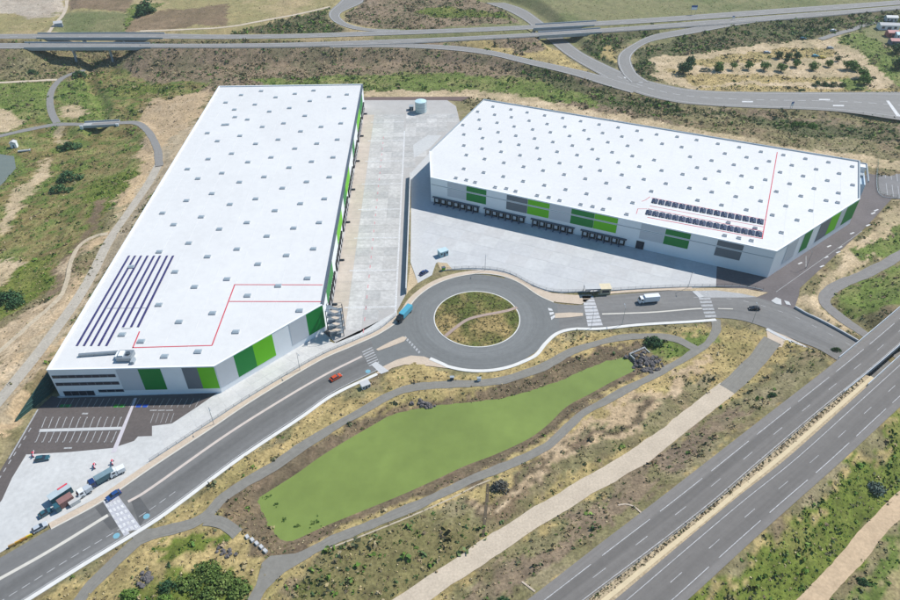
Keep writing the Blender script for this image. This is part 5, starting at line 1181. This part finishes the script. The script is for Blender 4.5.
for i, (px, c) in enumerate((((18.5,543),(.55,.30,.05)),((24,540),(.50,.24,.06)),((29.5,537),(.62,.45,.04)),((12,546.5),(.40,.25,.10)))):
    p = g(*px); r_ = empty('road_barrier', (p[0], p[1], .03), .62, ['leftmost but one of the orange barriers along the verge','second orange barrier from the silver car on the verge','yellow barrier next to the silver car on the verge','leftmost brown barrier along the verge'][i], 'barrier', 'barriers on the verge')
    MB().side([(-.9,0),(-.9,.2),(-.8,.9),(.8,.9),(.9,.2),(.9,0)], -.2, .2).build('body', mat('barrier_%d' % i, c, .6), r_)
    for s_ in (-.75, .75): MB().box(s_-.2, s_+.2, -.4, .4, -.02, .05).build('foot', M_black, r_)
p = g(443.5, 270); r_ = empty('waste_bin', (p[0], p[1], .03), .4, 'small lime bin on the soil patch beside the roundabout', 'bin')
MB().add(*tapered((-.6,.6,.15),(-.75,.75,1.5),1.0,1.3)).build('body', M_lime, r_); MB().box(-.8,.8,-.7,.7,1.503,1.65).build('lid', M_coping_d, r_)
for i, (u, v) in enumerate(((247.5,537.5),(252.5,540.5),(257,544),(261.5,547.5),(265.5,551.5))):
    p = on_ground(u, v); o = MB().add(*tapered((-.75,.75,-.3),(-.65,.65,.7),1.1,.95)).build('concrete_block', M_conc_b); o.location = p; o.rotation_euler = (0, 0, -.9+i*.05)
    tag(o, ['white concrete block nearest the path spur','second white block from the path spur','middle white block of the row by the pond','second white block from the grey path end','white block nearest the wide grey path end'][i], 'block', 'white blocks by the pond')
# rocks
def rock_mesh(seed, s):
    r0 = np.random.default_rng(seed); V = []; n_, k_ = 7, 5
    for j in range(k_):
        ph2 = math.pi*(j+.5)/k_
        for i in range(n_):
            t = 2*math.pi*i/n_; q = s*(.75+.5*r0.random()); V.append((q*math.sin(ph2)*math.cos(t), q*math.sin(ph2)*math.sin(t), q*.7*math.cos(ph2)))
    Fs = [(j*n_+i, (j+1)*n_+i, (j+1)*n_+(i+1) % n_, j*n_+(i+1) % n_) for j in range(k_-1) for i in range(n_)]+[tuple(range(n_)), tuple(range((k_-1)*n_, k_*n_))[::-1]]
    return MB().add(V, Fs).mesh('rock')
rocks = [rock_mesh(k, 1.0) for k in range(4)]
for r_m in rocks: r_m.materials.append(M_rock)
def rock_pile(c, n_, spread, size, label, seed):
    p = on_ground(*c); r_ = empty('rock_pile', p, 0, label, 'rocks'); rr = random.Random(seed)
    for k in range(n_):
        o = obj('rock', rocks[k % 4], None, r_); x, y = rr.gauss(0, spread[0]), rr.gauss(0, spread[1])
        o.location = (x, y, float(ground_z(p[0]+x, p[1]+y))-p[2]+size*.25); o.scale = (size*rr.uniform(.6, 1.3),)*3; o.rotation_euler = (0, 0, rr.random()*6)
    return r_
ro = rock_pile((645,364), 70, (3.2, 2.6), .8, 'dark rock armour round the outfall at the pond tip', 1)
rock_pile((426,404), 16, (1.4, .9), .8, 'dark rock pile on the north bank of the pond', 2)
rock_pile((147,578), 12, (1.3, 1.2), .8, 'grey boulder pile on bare soil near the lower left', 3)
rock_pile((222,552), 10, (2.4, 1.0), .6, 'grey stones on bare soil below the path spur', 4)
oc = g(637, 352, -.8); ou = empty('outfall', oc, .5, 'dark concrete outfall with a railing above the pond tip', 'outfall')
MB().box(-4,4,-.3,.3,-1.5,.9).build('headwall', M_bridge, ou); MB().box(-4,-3.6,-3,-.303,-1.5,.6).build('wing', M_bridge, ou); MB().box(3.6,4,-3,-.303,-1.5,.6).build('wing', M_bridge, ou); MB().tube((-1,-.33,-.5),(-1,-.2,-.5),.7,n=12).build('pipe_mouth', M_black, ou); MB().tube((1.2,-.33,-.5),(1.2,-.2,-.5),.7,n=12).build('pipe_mouth', M_black, ou)
for x in (-3.8,-1.9,0,1.9,3.8): MB().tube((x,0,.9),(x,0,2.0),.05,n=5).build('rail_post', M_steel_d, ou)
MB().tube((-3.8,0,2.0),(3.8,0,2.0),.05,n=5).build('handrail', M_steel_d, ou)

# ------------------------------------------------------------------ vegetation
def leaf_quads(centres, radii, cols, per, size, flat=.8, rs=0):
    """leaf clumps: `per` small quads over each clump's upper volume"""
    r0 = np.random.default_rng(rs); n = len(centres)
    d = r0.normal(size=(n, per, 3)); d[..., 2] = np.abs(d[..., 2])*.9+.02; d /= np.linalg.norm(d, axis=2)[..., None]
    rad = radii[:, None, None]*(.55+.5*r0.random((n, per, 1)))
    c = centres[:, None, :]+d*rad*np.array([1, 1, flat])
    nn = d+r0.normal(size=d.shape)*.55; nn /= np.linalg.norm(nn, axis=2)[..., None]
    h = np.cross(nn, r0.normal(size=nn.shape)); h /= np.linalg.norm(h, axis=2)[..., None]+1e-9; w = np.cross(nn, h)
    s = radii[:, None, None]*size*(.6+.7*r0.random((n, per, 1)))
    V = np.stack([c-h*s, c+w*s*.7, c+h*s, c-w*s*.7], 2).reshape(-1, 3)
    Fq = np.arange(len(V)).reshape(-1, 4)
    T = np.repeat(cols[:, None, :]*(.75+.5*r0.random((n, per, 1))), 4, axis=1).reshape(-1, 3)
    return V, Fq, T
def veg_obj(name, V, Fq, T, parent=None):
    me = bpy.data.meshes.new(name); np_mesh(me, V, Fq, T, 'tint'); return obj(name, me, M_veg, parent)
DARK = np.array([(.028,.050,.020),(.040,.065,.025),(.055,.075,.030)]); OLIVE = np.array([(.085,.095,.035),(.11,.11,.045),(.065,.085,.03)]); BROWN = np.array([(.13,.10,.06),(.16,.12,.075),(.10,.085,.05)])
LUSH = np.array([(.06,.11,.02),(.085,.13,.03),(.045,.085,.02)]); STRAW = np.array([(.32,.26,.14),(.26,.21,.11),(.36,.30,.18)])
vis = core & (np.abs(X) < .72*np.hypot(Y, CAM_H)+30) & (Y > 80) & (Y < 720)
cell = STEP*STEP
def scatter(dens, rs, lim=None):
    r0 = np.random.default_rng(rs); q = np.where(vis & ~road_mask & (r0.random(len(X)) < dens*cell))[0]
    x = X[q]+(r0.random(len(q))-.5)*STEP; y = Y[q]+(r0.random(len(q))-.5)*STEP
    return q, x, y, ground_z(x, y), r0
shrub_d = np.array([STY[k][1] for k in names])[sid]; tuft_d = np.array([STY[k][2] for k in names])[sid]
clump = np.clip((fbm(X, Y, 14, 101, 3)-.36)*4.2, 0.35, 1.5)
for nm, kind_d, rs in (('shrub_cover', shrub_d*clump, 11),):
    q, x, y, z, r0 = scatter(kind_d, rs)
    if len(q) > 115000: kp = np.sort(r0.choice(len(q), 115000, replace=False)); q, x, y, z = q[kp], x[kp], y[kp], z[kp]
    sty = np.array(names)[sid[q]]
    rad = r0.gamma(2.4, .20, len(q)).clip(.22, 1.5)*np.where(y > 400, 1.35, 1.0)*np.where(np.isin(sty, ['marsh', 'darkscrub']), 1.35, 1.05); pick = r0.integers(0, 3, len(q))
    u_ = r0.random(len(q)); GRN = LUSH[pick]*1.25; MID = np.array([(.095,.10,.05),(.12,.115,.06),(.08,.09,.045)])[pick]
    def mixc(a, b, c, d): return np.where((u_ < a)[:, None], GRN, np.where((u_ < b)[:, None], DARK[pick]*1.5, np.where((u_ < c)[:, None], MID, np.where((u_ < d)[:, None], BROWN[pick]*1.3, STRAW[pick]*.75))))
    cols = mixc(.14, .24, .62, .84)
    for k_s, pr in (('lush', (.60,.68,.86,.92)), ('green', (.55,.65,.85,.92)), ('meadow', (.45,.55,.78,.92)), ('marsh', (.30,.58,.74,.82)), ('darkscrub', (.40,.68,.92,.97)), ('brown', (.12,.28,.56,.90)), ('bank', (.10,.24,.50,.90)), ('dry', (.10,.14,.5,.68))):
        c2 = mixc(*pr); mk = (sty == k_s)[:, None]; cols = np.where(mk, c2, cols)
    V, Fq, T = leaf_quads(np.stack([x, y, z-.1], 1), rad, cols*1.45, 8, .5, .8, rs)
    tag(veg_obj('shrub_cover', V, Fq, T), 'scattered dark shrubs covering the slopes and verges', 'shrubs', kind='stuff'); print('shrubs', len(q))
q, x, y, z, r0 = scatter(tuft_d, 12); sty = np.array(names)[sid[q]]; pick = r0.integers(0, 3, len(q))
rad = .25+.4*r0.random(len(q))
gcol = np.isin(sty, ['lush', 'green', 'meadow', 'darkscrub', 'field_olive']); mixr = r0.random(len(q))
cols = np.where(gcol[:, None], np.where((mixr < .7)[:, None], LUSH[pick]*1.15, STRAW[pick]), np.where((mixr < .5)[:, None], STRAW[pick], np.where((mixr < .75)[:, None], OLIVE[pick]*1.2, BROWN[pick])))
V, Fq, T = leaf_quads(np.stack([x, y, z-.05], 1), rad, cols*1.3, 5, .55, .8, 13)
tag(veg_obj('grass_tufts', V, Fq, T), 'dry and green grass tufts covering the ground', 'grass', kind='stuff'); print('tufts', len(q))
# island tufts and water weed
r0 = np.random.default_rng(5); t = r0.random(900)*6.283; rr_ = (R_IN-1.6)*np.sqrt(r0.random(900)); xx = RC[0]+rr_*np.cos(t); yy = RC[1]+rr_*np.sin(t); zz_ = .16+.94*(1-(rr_/(R_IN-1))**2)
pk_ = r0.integers(0, 3, 900); dpath = seg_dist(xx, yy, Lp)[0]; k_ = dpath > 1.2
V, Fq, T = leaf_quads(np.stack([xx, yy, zz_-.05], 1)[k_], (.2+.35*r0.random(900))[k_], np.where((r0.random(900) < .6)[:, None], OLIVE[pk_], STRAW[pk_]*.8)[k_], 7, .5, .7, 6)
tag(veg_obj('island_grass', V, Fq, T), 'rough grass tufts on the roundabout island', 'grass', kind='stuff')
def bush(c, rx, label, cols, n_=30, flat=.8, ry=None, cat='bush', z0=0.0, group=None, name='bush', leafs=24, hfac=1.0):
    p = on_ground(*c, z0); r0 = np.random.default_rng(int(c[0]*7+c[1]*13)); ry = ry or rx
    r_ = empty(name, p, 0, label, cat, group)
    t = r0.random(n_)*6.283; q = np.sqrt(r0.random(n_))
    dx, dy = rx*.75*q*np.cos(t), ry*.75*q*np.sin(t)
    hz_ = min(rx, ry)*hfac*(1-q**2)*.6*(.5+.7*r0.random(n_))
    zz = ground_z(p[0]+dx, p[1]+dy)-p[2]
    V, Fq, T = leaf_quads(np.stack([dx, dy, zz+hz_], 1), min(rx, ry)*(.28+.25*r0.random(n_)), cols[r0.integers(0, 3, n_)], leafs, .26, flat, int(c[0]))
    veg_obj('foliage', V, Fq, T, r_)
    st2 = MB()
    for k in range(4): st2.tube((0, 0, -.2), (dx[k]*.6, dy[k]*.6, .6+hz_[k]), .09, .04, 5)
    st2.build('stems', M_bark, r_)
    return r_
def tree(c, h, cr, label, cols, z0=4.0, group=None, seed=0):
    h *= 1.5; cr *= 1.75; cols = cols*1.8
    p = on_ground(*c, z0); r0 = np.random.default_rng(seed+int(c[0]*3)); r_ = empty('tree', p, r0.random()*6, label, 'tree', group)
    tr = MB(); th_ = h-cr*1.25; tr.tube((0,0,-.4), (0,0,th_+.2*cr), .26*cr/3+.08, .13, 8)
    n_ = 22; d = r0.normal(size=(n_, 3)); d /= np.linalg.norm(d, axis=1)[:, None]; q = r0.random(n_)**.4
    cc = np.array([0, 0, h-cr])+d*cr*.72*q[:, None]*np.array([1, 1, .85])
    for k in range(6): tr.tube((0, 0, th_*.75), tuple(cc[k]), .11, .04, 5)
    tr.build('trunk', M_bark, r_)
    V, Fq, T = leaf_quads(cc, cr*(.26+.2*r0.random(n_)), cols[r0.integers(0, 3, n_)], 34, .27, 1.0, seed)
    V2, Fq2, T2 = leaf_quads(cc, -cr*(.22+.15*r0.random(n_)), cols[r0.integers(0, 3, n_)]*.9, 10, .27, 1.0, seed+50)
    veg_obj('crown', np.vstack([V, V2]), np.vstack([Fq, Fq2+len(V)]), np.vstack([T, T2]), r_)
G1 = np.array([(.055,.105,.022),(.075,.13,.03),(.045,.085,.02)]); G2 = np.array([(.022,.052,.024),(.03,.065,.026),(.04,.075,.03)]); G3 = np.array([(.06,.09,.07),(.08,.10,.085),(.05,.07,.055)])
for c, h, cr, lb, cl_ in (((683,73.5),6.6,3.4,'big dark green tree at the left end of the sandy orchard',G2),((690,68),6.2,2.8,'tall dark tree behind the big one at the left of the orchard',G2),
    ((718,70.5),5,2.7,'green tree leftmost of the orchard row, beside grey bushes',G1),((732,69.5),4.5,1.9,'second tree from the left in the orchard row',G1),((748,69.5),4.5,2.2,'third tree from the left in the orchard row',G1),((764,70),4.6,2.3,'fourth tree from the left in the orchard row',G1),((781,71),4.4,2.3,'fifth tree from the left in the orchard row',G1),((796,67),4.2,2.1,'sixth tree from the left in the orchard row, under dark bushes',G1),((813,69.5),4.6,2.4,'seventh tree from the left in the orchard row',G1),((828,66.5),3.8,1.9,'eighth tree from the left in the orchard row below the yellow van',G1),
    ((846,69),4.8,2.3,'green tree left of the pair at the right of the orchard',G1),((853,70),5.2,2.8,'round green tree at the right end of the orchard row',G1),((861,77),5,2.6,'green tree on the right orchard edge above the lowest one',G1),((864,84),5.4,2.9,'lowest green tree at the right orchard edge by the road',G1),
    ((778,58),3.8,2.0,'dark tree leftmost of the trio behind the orchard row',G2),((788,58.5),3.8,1.9,'dark tree in the middle of the trio behind the orchard row',G2),((797,59),3.8,2.0,'dark tree rightmost of the trio behind the orchard row',G2),((786,62.5),2.8,1.4,'small dark tree in front of the dark trio',G2),
    ((837,61),3.0,1.5,'small dark tree right of the yellow van',G2),((898,68),6.5,3.6,'dark tree at the right edge below the settlement',G2),((895,53),5.5,3.0,'dark tree at the right edge between settlement and green slope',G2),
    ((148,12),8,5.0,'large dark tree in the far field at the top',G2),((141,15.5),6.5,3.6,'smaller dark tree left of the large one in the far field',G2)):
    tree(c, h, cr, lb, cl_, 8 if c[1] < 20 else 4, 'trees of the sandy orchard' if 'orchard' in lb else None, int(c[0]))
for c, rx, ry, lb, cl_, z0, hf_ in (((70,149),8.0,4.0,'dark green thicket beside the valley stream',G2,-6,1),((70,180),7.5,4.5,'upper half of the large dark thicket in the valley',G2,-6,1),((60,191),7.5,3.6,'lower half of the large dark thicket in the valley',G2,-6,1),((81,77),7,4.0,'green bush below the viaduct beside the lane',G2,-4,1),((33,73),5,2.4,'dark bush on the slope left of the viaduct',G2,1,1),
    ((816,85.5),3.4,2.2,'leftmost of the dark bushes below the orchard row',G2,4,1.3),((824,85.5),3.2,2.2,'second dark bush from the left below the orchard row',G2,4,1.3),((833,86),3.2,2.2,'third dark bush from the left below the orchard row',G2,4,1.3),((842,86),3.0,2.0,'rightmost of the dark bushes below the orchard row',G2,4,1.3),((705,71),4.6,2.2,'grey green bush between the dark tree and orchard row',G3,4,1),
    ((798,126),4.5,2.6,'bright green bush on the slope behind the east warehouse, left one',G1,1,1),((812,127),3.6,2.2,'bright green bush on the slope behind the east warehouse, right one',G1,1,1),((802,91),3.0,1.4,'small green bush beside the lower road under the orchard',G2,4,1),((857,90),4.5,1.6,'low dark hedge clump by the lower road',G2,4,1),
    ((653,344),3.4,3.0,'green bush beside the outfall at the pond tip',G2,0,1),((208,572),3.8,3.0,'bright green bush in the middle of the lower left thicket',LUSH*.72+BROWN*.12,0,.3),((190,585),4.3,3.0,'green bush left of the middle in the lower left thicket',LUSH*.72+BROWN*.12,0,.3),((222,583),4.1,3.0,'green bush right of the middle in the lower left thicket',LUSH*.72+BROWN*.12,0,.3),((168,588),2.8,2.0,'dark bush in the left part of the lower left thicket',G2,0,1),((235,590),3.8,3.2,'bush at the right end of the lower left thicket',LUSH*.72+BROWN*.12,0,.3),((205,597),4.3,2.8,'bush at the bottom edge of the lower left thicket',LUSH*.72+BROWN*.12,0,.3),((165,603),3.0,2.0,'bush at the bottom left of the lower left thicket',LUSH,0,1),((130,596),2.6,1.8,'bush at the far left end of the lower left thicket',LUSH,0,1),
    ((772,396),1.6,1.2,'lone dark bush on the slope above the near motorway',G2,4,1),((838,344.5),0.01,.01,'x',G2,0,1),((836,350.5),2.2,1.2,'dark bush beside the motorway bridge by the road',G2,2,1),((855,524),0.01,.01,'x',G2,0,1),((862,582),1.6,1.2,'small dark bush beside the dirt path at lower right',G2,1,1),((876,490),3.0,2.4,'dark shrub in the lush slope above the dirt path',G3,2,.7),((500,488),3.0,2.2,'dark bush beside the ditch south of the pond',np.array([(.07,.07,.06)]*3),0,1),((503,603),2.0,1.6,'dark green bush at the bottom edge beside the near motorway',G2,2,1),
    ((10,300),6,4,'dark bush at the left edge of the valley slope',G2,-3,1),((16,306),4,3,'smaller dark bush at the left edge of the valley slope',G2,-3,1)):
    if rx < .1: continue
    bush(c, rx*1.15, lb, cl_*1.9, n_=34, ry=ry*1.15, z0=z0, hfac=hf_*1.2)
for i, (u, v, s_) in enumerate(((268,497,1.3),(276,505,1.2),(312,523,1.4),(318,521.5,1.2),(297,527,.9),(284,520,.7))):
    r0 = np.random.default_rng(i); p = g(u, v, PZ); c_ = p[None]+np.c_[r0.normal(size=(7, 2))*s_*.5, np.zeros(7)-.1]-p[None]
    V, Fq, T = leaf_quads(c_, np.full(7, .45), np.array([(.04,.10,.02)]*7), 10, .4, .7, i); r_ = empty('reed_clump', p, 0, ['reed clump farthest up the west end of the pond','reed clump second from the west shore','larger reed clump near the south shore of the pond','reed clump right of the larger one near the south shore','small reed clump left of the larger one','smallest reed clump in the west end of the pond'][i], 'reeds', 'reeds in the pond')
    veg_obj('leaves', V, Fq, T, r_); q = MB()
    for k in range(7): q.tube((c_[k][0], c_[k][1], -.3), (c_[k][0]*1.2, c_[k][1]*1.2, .5), .03, n=4)
    q.build('stalks', M_veg if False else mat('stalk', (.07,.12,.03), .8), r_)
# orchard vehicles
for c, mp, lb, rz in (((822,58),paint('yellow', (.60,.45,.02)),'yellow van parked among the dark orchard trees',0),((815,56.5),P_aqua,'aqua car parked left of the yellow van',.2),((830,48.5),P_silver,'silver car parked above the orchard near the grey lane',.1),((803,39),P_teal,'teal car at the top of the sandy orchard',0),((833,31),P_white,'white car on the grey lane at the top right',.3),((767,53),P_silver,'silver car parked at the upper left of the orchard',.1)):
    car(c, c, mp, lb, 5.2, 2.1, pos=on_ground(*c, 4), rz=rz, estate=True)
Ls = spline(np.array([on_ground(u, v, 6) for u, v in ((820,39.5),(832,35.5),(850,30.5),(866,25),(882,21.5))]), 3); Ls[:, 2] = ground_z(Ls[:, 0], Ls[:, 1])+.35
struct(line_strip(Ls, 5.0).build('settlement_lane', M_far, 0))
# scrub along the motorway median
q0 = sub(hmid, 0, hf[1][0]-.01).at(.22); r0 = np.random.default_rng(8); k_ = r0.integers(0, len(q0), 900); pts = q0[k_]+np.c_[r0.normal(size=(900, 2))*.55, np.zeros(900)-.2]
V, Fq, T = leaf_quads(pts, .2+.3*r0.random(900), np.where((r0.random(900) < .35)[:, None], OLIVE[r0.integers(0, 3, 900)], BROWN[r0.integers(0, 3, 900)]*1.5), 7, .5, .8, 9)
tag(veg_obj('median_scrub', V, Fq, T), 'low brown scrub along the motorway median', 'shrubs', kind='stuff')

# drain details on the ground
def drape(pts, w, name, m, dz=.12, z0=0.0, n=40):
    P = spline(np.array([on_ground(u, v, z0) for u, v in pts]), 1.0); P[:, 2] = ground_z(P[:, 0], P[:, 1]); return struct(line_strip(P, w).build(name, m, dz))
drape([(488,484),(487,500),(485,518),(483,537)], .9, 'drain_ditch', mat('ditch_soil', (.10, .08, .055), .95, .2, 1))
drape([(618,505.5),(626,504.5),(634,507),(641,513)], .55, 'drain_chute', M_pave, .2, 4); drape([(522,582),(528,586.5),(535,592)], .55, 'drain_chute', M_pave, .2, 4)
drape([(330,548),(375,531),(412,516),(450,499),(476,486),(490,480)], .5, 'soil_rut', mat('pale_soil', (.42, .36, .27), .95, .2, 1), .1)

drape([(159,164),(150,181),(130,211),(108,243),(93,273),(75,303),(46,343),(15,382),(-10,412)], 4.6, 'west_track', mat('grey_gravel', (.39, .355, .30), .95, .14, .2, grain=.14, detail_scale=1.2), .14, 2)
drape([(108,234),(97,236),(85,242),(76,252),(71,266),(67,284),(60,298),(36,320),(8,345),(-20,368)], 2.8, 'west_branch_track', mat('pale_soil_track', (.44, .37, .27), .95, .14, .3, grain=.14, detail_scale=1.2), .14, 1)
for i in range(7): pline((884+i*6, 164+i*1.4), (885.5+i*6, 178+i*1.6), .3, lane, .06); pline((886+i*6, 183+i*1.6), (887.5+i*6, 195+i*1.8), .3, lane, .06)
# light summer haze in the air over the site
hzm = bpy.data.materials.new('haze_air'); hzm.use_nodes = True; hn = hzm.node_tree.nodes; hn.remove(hn['Principled BSDF'])
pv = hn.new('ShaderNodeVolumePrincipled'); pv.inputs['Color'].default_value = (.97, .97, .96, 1); pv.inputs['Density'].default_value = .00009; pv.inputs['Anisotropy'].default_value = .2
hzm.node_tree.links.new(pv.outputs[0], hn['Material Output'].inputs['Volume'])
zmin, zmax = float(Z.min())-1.0, max(CAM_H, float(Z.max()))+6
hb = MB().box(float(ax[0])-60, float(ax[-1])+60, float(ay[0])-60, float(ay[-1])+60, zmin, zmax).build('haze', hzm); hb['kind'] = 'stuff'
tag(hb, 'thin pale haze hanging over the whole landscape', 'haze')
